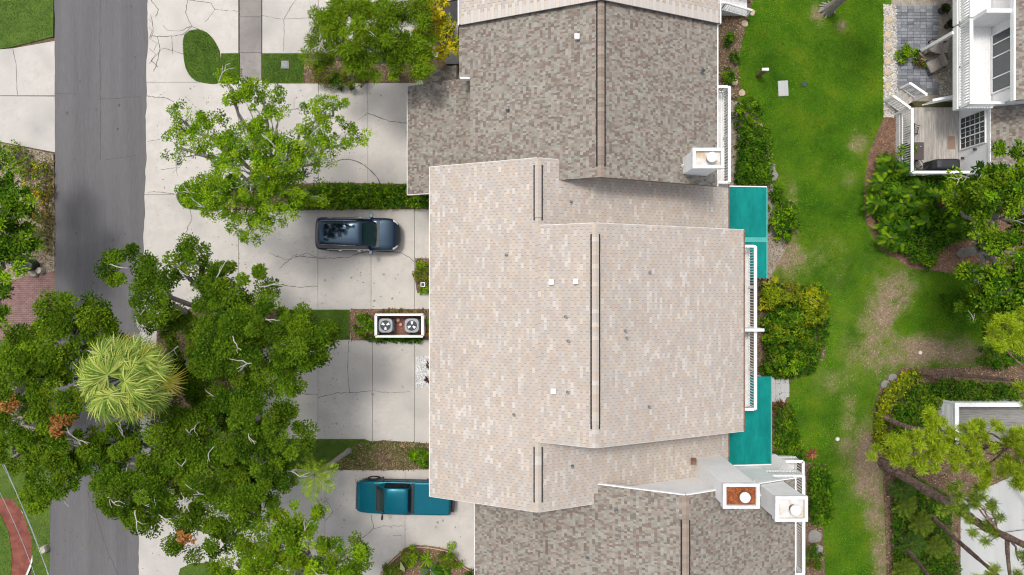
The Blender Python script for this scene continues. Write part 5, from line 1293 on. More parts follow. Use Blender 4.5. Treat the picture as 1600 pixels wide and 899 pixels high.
tree('oak_tree', 'dark green oak over the road edge, just above the fan palm', (400, 515),
     [(270, 415, 48, 42, 7.5, .62), (300, 400, 22, 28, 7.2, .8), (205, 425, 46, 42, 7.0, .8), (250, 470, 44, 36, 7.0, .6), (230, 500, 30, 20, 6.5, .7), (370, 447, 62, 40, 7.2, 1.15), (345, 475, 40, 28, 6.6),
      (420, 530, 90, 56, 8.0, 1.1), (360, 550, 62, 58, 7.6, 1.1), (480, 535, 52, 40, 7.0), (430, 590, 52, 36, 7.0), (290, 515, 40, 36, 5.5), (400, 500, 62, 34, 7.4), (300, 560, 36, 36, 5.2, .9), (325, 600, 36, 30, 5.4, .9)], OAK + OAKL[:2], 4.5, (.125, .07), 101, .34, 2.6, .55, 60, dead_twigs=22)
tree('oak_tree', 'broad oak below the fan palm with bleached bare twigs', (350, 690),
     [(400, 640, 60, 44, 7.4), (440, 690, 45, 45, 7.0), (380, 690, 52, 36, 7.2), (350, 640, 30, 30, 6.4, .8), (230, 770, 56, 50, 7.6, 1.05), (200, 725, 46, 44, 7.2), (190, 770, 36, 40, 7.2), (185, 690, 40, 34, 6.8, .9), (240, 800, 40, 30, 7.0), (270, 715, 52, 42, 7.4), (300, 670, 44, 34, 6.6, .8), (320, 740, 52, 46, 7.2), (400, 765, 56, 42, 7.0, 1.05),
      (310, 830, 42, 46, 7.2, 1.1), (290, 690, 34, 30, 5.6), (330, 650, 36, 32, 5.4), (370, 720, 34, 24, 5.6, .7), (260, 650, 36, 26, 5.2, .8), (350, 790, 44, 40, 6.8), (430, 740, 28, 26, 6.4)], OAK + OAKL[:1], 4.3, (.125, .07), 103, .34, 2.4, .55, 60, dead=((292, 838, 13, 8.0),), dead_twigs=26)
tree('oak_tree', 'sprawling oak with rust brown dead clusters at the left edge', (40, 640),
     [(110, 490, 52, 40, 7.4), (150, 500, 34, 40, 7.0), (60, 550, 56, 48, 7.6, 1.05), (30, 590, 50, 50, 7.6), (110, 560, 42, 42, 7.0, .85), (90, 620, 52, 42, 7.4), (40, 650, 50, 44, 7.6, 1.05), (110, 690, 54, 46, 7.4, 1.05), (20, 710, 44, 36, 7.0), (90, 740, 46, 40, 7.0, .85), (150, 720, 34, 40, 6.8), (170, 520, 44, 34, 6.4, .8), (180, 690, 40, 40, 6.2, .8), (75, 775, 34, 28, 6.0, .6)],
     OAK + OAKL, 4.3, (.125, .07), 105, .36, 2.4, .52, 60, dead=((99, 664, 17, 8.4), (12, 632, 14, 8.6)), dead_twigs=8)
tree('shade_tree', 'airy light green tree beside the hedge above the SUV', (462, 308),
     [(362, 138, 30, 26, 7.0, .9), (410, 150, 34, 26, 7.2, 1.0), (288, 190, 34, 26, 6.6, .5), (330, 215, 46, 36, 7.2, .8), (395, 225, 48, 36, 7.6), (390, 280, 62, 44, 7.8, 1.15), (440, 250, 46, 36, 7.6), (500, 185, 40, 30, 7.0, .75), (520, 160, 22, 18, 6.6, .6), (545, 220, 26, 26, 6.4, .7), (490, 235, 40, 34, 6.8, .7), (350, 310, 60, 34, 6.8, 1.0),
      (435, 310, 50, 36, 7.0, .9), (395, 350, 40, 30, 6.6, .85), (305, 300, 30, 24, 5.6, .8), (275, 230, 26, 26, 6.0, .35), (480, 300, 40, 30, 6.0, .45), (430, 200, 40, 34, 7.2, .7)],
     LIGHT + LIGHT[2:3] + OAK[:1], 2.6, (.105, .06), 107, .15, 2.6, .36, 150, dead_twigs=8)
tree('feathery_tree', 'feathery fine leaved tree at the top beside the garage roof', (622, 112),
     [(560, 50, 66, 50, 6.2), (520, 60, 34, 36, 5.6, .5), (620, 40, 56, 44, 6.4, .9), (640, 95, 40, 40, 5.8, 1.2), (585, 90, 50, 40, 5.8), (540, 15, 50, 30, 6.0), (630, 5, 40, 30, 6.0), (500, 90, 30, 24, 4.6, .5)], WILL, 4.2, (.24, .045), 109, .18, 2.0, .5, 80, roll=.9, dead_twigs=4)
tree('yellow_tree', 'small tree with bright yellow leaves by the top roof edge', (706, 62),
     [(682, 14, 20, 20, 4.4), (700, 38, 16, 15, 4.2), (686, 56, 14, 12, 4.2, .9), (688, 84, 12, 14, 4.0), (712, 72, 12, 12, 4.0), (668, 50, 16, 26, 3.6, .9), (664, 84, 12, 10, 3.4, .6)], YELL, 3.6, (.2, .11), 111, .08, 1.6, .34, 30, cat='tree')
tree('shade_tree', 'bright green tree at the bottom edge, left of the pickup', (500, 915),
     [(420, 840, 60, 46, 6.2), (390, 880, 54, 40, 6.4), (460, 805, 42, 26, 5.8, .85), (480, 850, 40, 36, 6.0), (540, 865, 42, 32, 5.8, .9), (460, 890, 50, 30, 6.2), (520, 900, 44, 30, 6.0)], LIGHT + OAKL, 3.3, (.13, .07), 113, .2, 2.0, .45, 80, dead_twigs=4)
tree('verge_tree', 'dense green tree at the left edge above the paver drive', (0, 352),
     [(0, 260, 30, 34, 5.0), (20, 330, 36, 36, 5.4), (30, 380, 32, 32, 5.0), (5, 420, 36, 32, 5.2), (0, 480, 26, 26, 4.6), (-30, 350, 40, 60, 6.0), (8, 300, 20, 20, 4.0)], DEEP + LIGHT[:2], 4.2, (.2, .1), 115, .2, 1.8, .5, 40)
tree('shade_tree', 'large green tree at the right edge below the white deck', (1500, 395),
     [(1580, 255, 34, 34, 6.4, 1.0), (1530, 285, 36, 30, 5.2, .9), (1560, 300, 40, 34, 6.4), (1600, 330, 44, 50, 6.8), (1555, 350, 44, 36, 6.0), (1590, 400, 46, 44, 6.6), (1525, 440, 36, 28, 5.0, .9), (1570, 450, 46, 40, 6.0), (1535, 490, 40, 30, 5.0, .9), (1590, 500, 44, 40, 6.0), (1490, 300, 30, 26, 4.4, .8), (1620, 440, 40, 60, 6.8)], DEEP + OAKL + LIGHT[:2], 3.8, (.2, .105), 117, .24, 2.2, .5, 90, dead_twigs=4)

# --- fan palm
def fan_frond(seed, cols, pet=1.15, rad=1.15, nleaf=30):
    rng = np.random.default_rng(seed); V, C = [], []; cols = np.array(cols); z = np.array([0, 0, 1.])
    for k in range(nleaf):
        a = math.radians(-150 + 300 * k / (nleaf - 1)) + rng.normal(0, .03); l = rad * (0.70 + .30 * math.cos(a * .5)) * rng.uniform(.85, 1.1); d = np.array([math.cos(a), math.sin(a), 0]); s_ = np.array([-math.sin(a), math.cos(a), 0])
        p = np.zeros(3); c = cols[rng.integers(len(cols))] * rng.uniform(.8, 1.2); w0, dr = .012, rng.uniform(.15, .75); f0 = rng.uniform(-.03, .05)
        prev = None
        for q, (t, w) in enumerate(((0, .009), (.3, .025), (.65, .020), (1.0, .004))):
            m_ = p + d * l * t + z * (f0 * t + .10 * t - dr * t * t * t) * l; e = (m_ - s_ * w, m_ + s_ * w)
            if prev is not None: V.append([prev[0], e[0], e[1], prev[1]]); C.append(c * (1.0 if t < .9 else 1.15))
            prev = e
    return np.array(V), np.array(C)
def mesh_of(V, C, name, mat):
    o = quads(name, V, C, mat); me = o.data; bpy.data.objects.remove(o); return me
FG = [mesh_of(*fan_frond(k, [(0.18, .275, .04), (.27, .345, .06), (.10, .18, .025), (.38, .42, .10)], 0, .98, 54), 'frond', M_leaf) for k in range(3)]
FY = [mesh_of(*fan_frond(10 + k, [(0.34, .30, .03), (.28, .28, .03), (.40, .30, .05), (.20, .22, .03)], 0, .95, 36), 'frond', M_leaf) for k in range(2)]
FD = [mesh_of(*fan_frond(20 + k, [(0.30, .26, .22), (.36, .33, .29), (.24, .20, .17)], 0, .9, 30), 'frond', M_leaf) for k in range(2)]
def fan_palm(label, px, py, z, n, seed):
    rng = np.random.default_rng(seed); x, y, _ = W(px, py, z); t = thing('fan_palm', label, 'palm tree', (x, y, 0))
    bx, by = .35, -.2
    mb = MB(); mb.tube([(bx, by, -.05), (bx * .9, by * .9, .3), (bx * .5, by * .5, z * .5), (0, 0, z)], [.30, .22, .19, .24], 12); mb.build('trunk', M_bark, t, True)
    st = MB()
    for k in range(n):
        u = (k + .5) / n; az = k * 2.39996 + rng.normal(0, .15); el = math.radians(82 - 100 * u ** .8 + rng.normal(0, 5)); R = rng.uniform(1.35, 1.75)
        hub = Vector((R * math.cos(el) * math.cos(az), R * math.cos(el) * math.sin(az), z + R * .62 * math.sin(el)))
        me = FG[k % 3] if u < .55 or rng.random() < .5 else FY[k % 2]
        if u > .92: me = FD[k % 2]
        st.tube([(0, 0, z - .1), tuple(Vector((0, 0, z)).lerp(hub, .55) + Vector((0, 0, .12))), tuple(hub)], [.03, .022, .018], 4)
        o = link('frond', me, None, t, hub); o.rotation_euler = (rng.normal(0, .3), math.radians(-18 + 62 * u + rng.normal(0, 9)), az + rng.normal(0, .2)); s_ = rng.uniform(.85, 1.15); o.scale = (s_, s_, s_)
    st.build('petioles', M_bark, t)['kind'] = 'stuff'
    return t
fan_palm('shaggy yellow green fan palm crown among the dark oaks', 197, 590, 9.0, 46, 5)

# --- feather palms and other fronds
def feather_frond(seed, L, cols, nl=22, wl=.34, arch=.5):
    rng = np.random.default_rng(seed); V, C = [], []; cols = np.array(cols)
    f = lambda t: np.array([L * t * (1 - .12 * t), 0, L * (.45 * t - arch * 1.1 * t * t)])
    for k in range(8):
        a, b = f(k / 8), f((k + 1) / 8); w = .018 * (1 - k / 10); V.append([a + (0, -w, 0), b + (0, -w, 0), b + (0, w, 0), a + (0, w, 0)]); C.append((.16, .2, .04))
    for k in range(nl):
        t = .14 + .86 * k / (nl - 1); p = f(t); l = wl * (.35 + 1.0 * math.sin(PI * min(1, .15 + t * .85))) * rng.uniform(.85, 1.1)
        for s_ in (-1, 1):
            d = np.array([.65, s_ * .9, rng.uniform(-.25, .12)]); d /= np.linalg.norm(d); sd = np.array([d[1], -d[0], 0]) * .022; c = cols[rng.integers(len(cols))] * rng.uniform(.8, 1.2)
            V.append([p, p + d * l * .45 + sd, p + d * l + (0, 0, -.12 * l), p + d * l * .45 - sd]); C.append(c)
    return mesh_of(np.array(V), np.array(C), 'frond', M_leaf)
FP_Y = [feather_frond(k, 1.35, [(0.19, .29, .015), (.25, .33, .02), (.13, .22, .015)], 18, .36) for k in range(2)]
FP_G = [feather_frond(10 + k, 1.0, [(0.05, .11, .015), (.08, .145, .02), (.035, .085, .012)], 18, .32) for k in range(2)]
FP_L = [feather_frond(20 + k, .9, [(0.12, .19, .018), (.16, .22, .02), (.09, .15, .015)], 16, .30) for k in range(2)]
def palm_on_trunk(label, base, top, z, meshes, n, seed, r=.12, name='palm', cat='palm tree'):
    rng = np.random.default_rng(seed); b = Vector(W(*base)); p = Vector(W(*top, z)); t = thing(name, label, cat, b)
    d = p - b; mb = MB(); P = [Vector((0, 0, -.05))] + [d * (k / 8) + Vector((0, 0, .12 * math.sin(PI * k / 8))) for k in range(1, 9)]
    mb.tube(P, [r * 1.7] + [r * (1.25 - .05 * k) * (1 + .06 * (k % 2)) for k in range(1, 9)], 10); mb.build('trunk', M_bark, t)
    for k in range(n):
        u = (k + .5) / n; o = link('frond', meshes[k % len(meshes)], None, t, d); o.rotation_euler = (rng.normal(0, .2), -math.radians(55 - 62 * u + rng.normal(0, 8)), k * 2.39996); s_ = rng.uniform(.85, 1.15); o.scale = (s_,) * 3
palm_on_trunk('slender leaning palm with yellow green feathery fronds above the pickup', (546, 704), (492, 742), 6.0, FP_Y, 9, 3, .11)
palm_on_trunk('palm trunk standing on the back lawn at the top edge', (1292, 17), (1420, -85), 8.0, FP_G, 14, 4, .2)
mb = MB(); rng = np.random.default_rng(2); c = W(1292, 16)
for k in range(46): # root mass round that trunk
    a = rng.uniform(0, 6.3); r_ = rng.uniform(.2, .55); mb.bar((c[0] + .15 * math.cos(a), c[1] + .15 * math.sin(a), .35), (c[0] + r_ * math.cos(a + .2), c[1] + r_ * math.sin(a + .2), .03), .07, .06)
o = mb.build('root_mass', M_bark); o.parent = bpy.data.objects['palm.001']; o.matrix_parent_inverse = Matrix.Translation(-Vector(W(1292, 17)))

# --- shrubs
SH = 0
def shrub(label, px, py, rpx, h, cols, leaf=(.13, .075), lai=3.0, clump=.26, name='shrub', cat='shrub', ry=None, group=None, roll=.55, seed=None):
    global SH; SH += 1; rng = np.random.default_rng(seed or 500 + SH)
    x, y, _ = W(px, py, h * .6); k = (H - h * .6) / F; t = thing(name, label, cat, (x, y, 0), group=group)
    rx, ryy = rpx * k, (ry or rpx) * k
    V, C, tips = clump_leaves([(0, 0, h * .42, rx * .92, ryy * .92, h * .55)], cols, lai, leaf, rng, min(clump, rx * .5), .35, roll)
    V[:, :, 2] = np.maximum(V[:, :, 2], .06)
    mb = MB()
    for q in range(5): limb((rng.normal(0, .04), rng.normal(0, .04), -.02), tips[rng.integers(len(tips))], .03, .01, mb, rng, .05, 3, 4)
    mb.build('stem', M_bark, t); quads('foliage', V, C, M_leaf, t); return t
def hedge(label, poly_px, h, cols, leaf=(.17, .095), lai=4.0, name='hedge', group=None, seed=1, bump=.25):
    rng = np.random.default_rng(seed); p = PX(poly_px); A = np.array(p); c = A.mean(0); t = thing(name, label, 'hedge', (c[0], c[1], 0), group=group)
    la = leaf[0] * leaf[1] * .5; P = poly_points(p, lai / la, rng); N = len(P)
    z = h * (1 - bump + bump * 2 * (fbm(P[:, 0] * 1.6, P[:, 1] * 1.6, seed) - .5)) - rng.exponential(h * .16, N) - h * .35 * (fbm(P[:, 0] * 4.5, P[:, 1] * 4.5, seed + 7) < .42); z = np.maximum(z, .1)
    D = np.c_[rng.normal(0, 1, (N, 2)), rng.normal(.15, .35, N)]; cols = np.array(cols)
    n = fbm(P[:, 0] * 2.2, P[:, 1] * 2.2, seed + 3); ci = np.clip((n * 1.5 - .25 + rng.normal(0, .2, N)) * len(cols), 0, len(cols) - 1).astype(int)
    V = leaf_quads(np.c_[P - c, z], D, leaf[0] * rng.uniform(.7, 1.3, N), leaf[1] * rng.uniform(.7, 1.2, N), .1, .6, rng)
    quads('foliage', V, cols[ci] * rng.uniform(.65, 1.35, (N, 1)), M_leaf, t)
    mb = MB(); Q = poly_points(p, 2.0, rng)
    for q in Q: mb.tube([(q[0] - c[0], q[1] - c[1], 0), (q[0] - c[0] + rng.normal(0, .1), q[1] - c[1] + rng.normal(0, .1), h * .7)], [.025, .01], 4)
    if mb.v: mb.build('stem', M_bark, t)
    return t
def strap_plant(label, px, py, n, L, w, cols, name='strap_plant', up=.9, seed=1, group=None, cat='plant', droop=.5):
    rng = np.random.default_rng(seed); x, y, _ = W(px, py, .3); t = thing(name, label, cat, (x, y, .04), group=group); cols = np.array(cols)
    V, C = [], []
    for k in range(n):
        a = rng.uniform(0, 2 * PI); l = L * rng.uniform(.65, 1.15); d = np.array([math.cos(a), math.sin(a), 0]); s_ = np.array([-d[1], d[0], 0]); c = cols[rng.integers(len(cols))] * rng.uniform(.8, 1.2); e = up * rng.uniform(.6, 1.3); prev = None
        for tt, ww in ((0, .4), (.3, .9), (.6, 1.0), (.85, .6), (1.0, .05)):
            m_ = d * l * tt * .8 + np.array([0, 0, l * (e * tt - droop * 1.2 * tt * tt) + .05]); q = (m_ - s_ * w * ww / 2, m_ + s_ * w * ww / 2)
            if prev is not None: V.append([prev[0], q[0], q[1], prev[1]]); C.append(c)
            prev = q
    quads('leaves', np.array(V), np.array(C), M_leaf, t)
    MB().lathe([(.05, -.03), (.06, .06), (.02, .1)], 0, 0, 8).build('stem', M_bark, t); return t
def split_leaf(label, px, py, h, n, L, cols, seed, name='tropical_plant', group=None):
    """philodendron-like plant: big lobed leaves on long stalks, each leaf its own part"""
    rng = np.random.default_rng(seed); x, y, _ = W(px, py, h); t = thing(name, label, 'plant', (x, y, .03), group=group); cols = np.array(cols); mb = MB()
    for k in range(n):
        a = k * 2.39996 + rng.normal(0, .3); u = (k + .5) / n; r = L * (.25 + 1.25 * u); z = h * (1.0 - .45 * u) * rng.uniform(.85, 1.1); d = np.array([math.cos(a), math.sin(a)]); p = np.array([d[0] * r * .5, d[1] * r * .5, z])
        mb.tube([(0, 0, 0), (p[0] * .5, p[1] * .5, z * .7), tuple(p)], [.025, .02, .012], 4)
        V, C = [], []; c = cols[rng.integers(len(cols))] * rng.uniform(.8, 1.2); l = L * rng.uniform(.75, 1.15); fw = np.array([d[0], d[1], -.25 - .3 * u]); fw /= np.linalg.norm(fw); sd = np.array([-d[1], d[0], 0.])
        for q in range(6):
            tq = q / 5.5; m_ = p + fw * l * tq - np.array([0, 0, .12 * l * tq * tq]); wl = l * .50 * (1 - .62 * tq) * (.8 + .3 * math.sin(tq * 3))
            for s_ in (-1, 1):
                e = m_ + sd * s_ * wl + fw * l * .22 - np.array([0, 0, .10 * l]); V.append([m_ - fw * l * .05, m_ + sd * s_ * wl * .5 - fw * l * .03 + fw * l * .06, e, m_ + fw * l * .11]); C.append(c * rng.uniform(.88, 1.12))
        V.append([p + fw * l * .9, p + fw * l * .95 + sd * .05, p + fw * l * 1.2 - np.array([0, 0, .15 * l]), p + fw * l * .95 - sd * .05]); C.append(c)
        quads('leaf', np.array(V), np.array(C), M_leaf, t)
    mb.build('stalk', M_bark, t); return t

hedge('long dark leafy hedge above the SUV driveway', [(512, 288), (560, 290), (672, 291), (672, 325), (600, 326), (455, 328), (452, 300)], .8, DEEP + LIGHT[:2] + OLIVE[:1], lai=4, seed=3)
hedge('yellowish low hedge end by the road under the airy tree', [(283, 298), (330, 292), (345, 296), (345, 322), (300, 322)], .5, LIGHT + OLIVE, lai=2.2, seed=5)
shrub('reddish green shrub under the feathery tree', 508, 112, 26, 1.2, OLIVE + REDP[:1], lai=2.2)
shrub('olive shrub beneath the feathery tree, nearer the roof', 548, 118, 22, 1.2, OLIVE, lai=2.6)
shrub('round shrub at the driveway edge below the feathery tree', 528, 124, 16, .9, DEEP, lai=3)
shrub('small bright shrub at the top of the garage corner bed', 660, 414, 11, .7, LIGHT, ry=9); shrub('green shrub in the middle of the garage corner bed', 660, 428, 13, .8, OLIVE + LIGHT[:1]); shrub('shrub below the square light in the garage corner bed', 664, 453, 9, .5, LIGHT)
shrub('rounded green shrub left of the air conditioner enclosure', 569, 509, 20, 1.1, DEEP + LIGHT[:2], ry=22)
hedge('low shrubs along the lower side of the air conditioner enclosure', [(572, 526), (662, 527), (660, 534), (575, 534)], .5, DEEP + OLIVE[:1], seed=9)
hedge('dry brownish low plants along the upper side of the enclosure', [(590, 484), (668, 484), (668, 489), (590, 489)], .3, [(0.20, .14, .06), (.14, .10, .05), (.10, .11, .03), (.22, .16, .10)], lai=2.0, seed=10)
shrub('small green shrub between the enclosure and the house', 668, 505, 7, .8, LIGHT); shrub('tiny orange leaved plant between enclosure and house', 670, 520, 5, .5, YELL[:1] + RUST[:1])
strap_plant('dark bromeliad in the white gravel, upper one', 669, 571, 18, .28, .06, [(0.05, .035, .025), (.09, .06, .04)], 'bromeliad', .5, 3); strap_plant('dark bromeliad in the white gravel, lower and larger', 669, 594, 24, .36, .07, [(0.05, .02, .025), (.08, .03, .03)], 'bromeliad', .5, 4)
shrub('bright rounded shrub against the wall above the pickup', 655, 715, 17, 1.0, LIGHT[:2] + DEEP[2:], ry=18, lai=3.5)
shrub('olive round shrub at the left of the curved bed', 641, 872, 17, 1.1, OLIVE[:3] + LIGHT[:1], ry=17, lai=5); shrub('olive round shrub at the right of the curved bed', 704, 874, 17, 1.2, OLIVE[:3] + LIGHT[:1], ry=18, lai=5); shrub('low olive shrub at the left tip of the curved bed', 616, 890, 18, .8, OLIVE[:3], ry=14, lai=4.5)
strap_plant('yellow green strappy plant in the middle of the curved bed', 666, 876, 34, .7, .07, LIGHT, up=.7, seed=5); strap_plant('dark broad leaved plant at the bottom of the curved bed', 672, 893, 22, .9, .16, DEEP + [(0.10, .15, .08)], 'broadleaf_plant', .8, 6); strap_plant('broad glossy leaved plant right of the curved bed centre', 692, 892, 16, .8, .17, DEEP, 'broadleaf_plant', .7, 7)
mb = MB(); x, y, _ = W(633, 892); 
V = np.array([[(x, y, .2), (x + .12, y + .5, .9), (x - .1, y + .95, 1.0), (x - .18, y + .45, .85)]]); tag(quads('banana_leaf', V, np.array([(0.42, .46, .20)]), M_leaf), 'single pale upright leaf in the curved bed', 'leaf')
shrub('small dark shrub at the garage corner below the curved bed', 735, 897, 9, .7, DEEP)
# left verge plants
for k, (px, py, r, cols, lab) in enumerate(((62, 268, 16, OLIVE + YELL[:1], 'yellowish sparse shrub near the road on the left verge, upper one'), (40, 262, 20, OLIVE + LIGHT[:1], 'olive shrub near the neighbour drive on the left verge'), (66, 300, 18, OLIVE + RUST[:1] + YELL[:1], 'mottled shrub near the road on the left verge, middle one'),
        (45, 300, 18, OLIVE + LIGHT[:1] + YELL[:1], 'yellow olive shrub beside the verge tree'), (62, 335, 18, OLIVE + RUST[:1], 'brownish shrub near the road on the left verge, lower one'), (58, 368, 18, OLIVE, 'dark olive shrub just above the verge boulders'), (22, 240, 20, OLIVE + LIGHT[:2], 'green shrub at the top left of the verge'))):
    shrub(lab, px, py, r, .7, cols, lai=1.5, clump=.2)
hedge('dry ground cover along the road on the left verge', [(70, 250), (84, 250), (86, 400), (74, 400)], .22, [(0.24, .18, .06), (.16, .13, .05), (.12, .13, .03), (.28, .21, .09)], lai=1.3, seed=14)
# behind the pale house
for (px, py, r, h, cols, lab) in ((1140, 60, 12, .7, DEEP, 'small dark shrub in the upper mulch bed, higher one'), (1148, 88, 10, .7, DEEP, 'small dark shrub in the upper mulch bed, lower one'), (1135, 118, 14, .8, DEEP + LIGHT[:1], 'shrub at the top end of the upper balcony')): shrub(lab, px, py, r, h, cols)
shrub('round clipped shrub beside the upper balcony', 1170, 175, 25, 1.5, DEEP + LIGHT[:1], ry=28, lai=4, clump=.22, leaf=(.10, .06))
hedge('dense dark hedge below the round clipped shrub', [(1148, 203), (1196, 203), (1200, 260), (1200, 290), (1146, 290)], 1.2, DEEP + LIGHT[1:2], lai=4.5, seed=15)
shrub('leafy shrub at the outer edge of the upper awning', 1226, 345, 30, 1.4, DEEP + LIGHT[:2], ry=40, leaf=(.18, .08), lai=3.2); shrub('small shrub at the top corner of the upper awning', 1212, 300, 14, .9, DEEP)
for (px, py, r, ry, cols, lab) in ((1205, 460, 24, 30, YGRN, 'yellow green shrub next to the balcony rail, upper one'), (1268, 480, 34, 36, YGRN, 'bright yellow green shrub bulging into the lawn'), (1232, 455, 22, 24, OLIVE + YGRN[:2], 'olive shrub between two yellow green shrubs'), (1235, 500, 30, 30, DEEP + YGRN[:1], 'dark mixed shrub in the middle of the back planting'),
        (1210, 520, 28, 32, DEEP + YGRN[:2], 'green shrub beside the balcony divider'), (1250, 545, 34, 34, DEEP + YGRN[:1], 'deep green shrub at the lawn side of the back planting'), (1205, 562, 20, 24, YGRN[:1] + DEEP, 'green shrub above the lower awning'), (1232, 570, 24, 20, LIGHT + DEEP[:2], 'light green shrub above the stone pad')):
    shrub(lab, px, py, r, 1.5, cols, (.20, .085), 3.0, .32, ry=ry)
hedge('low green ground cover around the back planting', [(1190, 440), (1285, 450), (1292, 520), (1270, 580), (1235, 590), (1190, 590)], .6, DEEP, lai=2.2, seed=16)
strap_plant('dark red strappy plant beside the lower awning', 1222, 640, 46, .8, .07, REDP, 'red_plant', .8, 8); strap_plant('rusty orange bromeliad at the lawn edge near the lower hedge', 1271, 712, 16, .55, .09, [(0.32, .10, .04), (.38, .18, .08), (.15, .05, .04)], 'bromeliad', .5, 9); strap_plant('small dark red plant left of the rusty bromeliad', 1250, 702, 20, .4, .06, REDP, 'red_plant', .6, 10)
hedge('leafy green ground cover along the lower awning', [(1208, 632), (1235, 632), (1248, 690), (1255, 716), (1208, 716)], .6, DEEP + LIGHT[:1], lai=3, seed=17); hedge('trimmed rounded hedge right of the lower balcony', [(1258, 728), (1280, 722), (1294, 740), (1294, 800), (1285, 815), (1262, 815)], 1.1, DEEP + LIGHT[1:2], lai=4.5, seed=18)
shrub('small leafy shrub near the grey rocks at the bottom', 1272, 872, 15, .8, OLIVE + DEEP, ry=22)
hedge('dense green planting under the white stair hedge', [(1146, 250), (1196, 250), (1200, 290), (1146, 290)], 1.3, DEEP, leaf=(.25, .06), lai=1.2, seed=19)
# tropical bed below the deck
TB = [(1392, 250), (1420, 262), (1378, 285), (1405, 295), (1440, 290), (1372, 318), (1400, 330), (1432, 322), (1465, 305), (1388, 352), (1420, 355), (1450, 345), (1480, 330), (1385, 268), (1425, 305), (1445, 322), (1412, 318), (1395, 372), (1375, 300), (1408, 380), (1405, 300), (1385, 320), (1495, 310), (1500, 350)]
for k, (px, py) in enumerate(TB):
    split_leaf('large lobed leaf tropical plant in the bed below the white deck', px, py, 1.0 + .3 * (k % 3), 30, .36, DEEP + LIGHT[:1 + (k % 3 == 0)], 40 + k, group='lobed leaf plants below the deck')
hedge('dark low foliage under the lobed leaf plants', [(1372, 262), (1420, 268), (1545, 282), (1545, 360), (1480, 380), (1440, 410), (1400, 395), (1362, 345), (1360, 300)], 1.0, DEEP, lai=3.4, seed=20, leaf=(.18, .09))
shrub('reddish cordyline shrub near the deck corner', 1468, 318, 15, 1.5, REDP + OLIVE[:1], (.22, .07)); shrub('leafy shrub climbing over the deck railing', 1420, 238, 15, 1.6, DEEP + LIGHT[:2], (.2, .09), 1.8); shrub('dark shrub under the far end of the deck railing', 1520, 285, 26, 1.8, DEEP + OAKL[:2], lai=2.4); shrub('low shrub at the lawn side of the tropical bed', 1440, 405, 24, .8, DEEP + LIGHT[:1], ry=16)
shrub('mounded green shrub with red tips on the tiled patio', 1421, 84, 20, .7, LIGHT + DEEP, ry=15, lai=3.4); shrub('small reddish shrub next to the patio mound', 1441, 97, 13, .5, OLIVE + REDP[:1] + LIGHT[:1], ry=9)
shrub('dark green shrub beside the right lawn edge under the big tree', 1500, 470, 26, 1.2, DEEP, lai=2.6); shrub('leafy shrub near the pine trunks at the right edge', 1560, 560, 40, 1.2, DEEP + OLIVE[:1], ry=20, lai=2.6)
# pine bed
hedge('yellow green border plants round the pine bed', [(1362, 700), (1363, 640), (1377, 608), (1403, 584), (1425, 574), (1434, 592), (1410, 606), (1390, 628), (1378, 660), (1380, 700)], .7, YGRN + OLIVE[:1], lai=5, seed=22)
hedge('dark green shrubs filling the pine bed', [(1378, 700), (1380, 655), (1395, 628), (1420, 600), (1470, 590), (1590, 600), (1590, 622), (1486, 624), (1480, 690), (1440, 720), (1390, 722)], 1.2, DEEP + OAKL[:1], lai=3.2, seed=23, leaf=(.16, .085))
hedge('mixed green plants below the large leaning pine', [(1395, 745), (1420, 740), (1480, 775), (1480, 850), (1492, 870), (1500, 960), (1400, 960), (1392, 880), (1388, 800)], .7, DEEP + OLIVE[:1], lai=2.4, seed=24, leaf=(.18, .08))
for k, (px, py, me, lab) in enumerate(((1415, 790, FP_L, 'light green cycad below the large leaning pine'), (1440, 818, FP_L, 'yellow green cycad between the two lower pine trunks'), (1425, 850, FP_G, 'dark green cycad left of the lowest pine trunk'), (1462, 855, FP_L, 'bright cycad beside the pale patio edge'), (1408, 765, FP_G, 'dark cycad nearest the leaning pine base'), (1415, 890, FP_L, 'light green cycad at the bottom edge'))):
    rng = np.random.default_rng(60 + k); x, y, _ = W(px, py, .8); t = thing('cycad', lab, 'cycad', (x, y, 0)); MB().lathe([(.13, -.02), (.15, .3), (.08, .7)], 0, 0, 10).build('trunk', M_bark, t)
    for q in range(13):
        o = link('frond', me[q % 2], None, t, (0, 0, .7)); o.rotation_euler = (rng.normal(0, .15), -math.radians(40 - 45 * q / 13), q * 2.39996); o.scale = (rng.uniform(.75, .95),) * 3

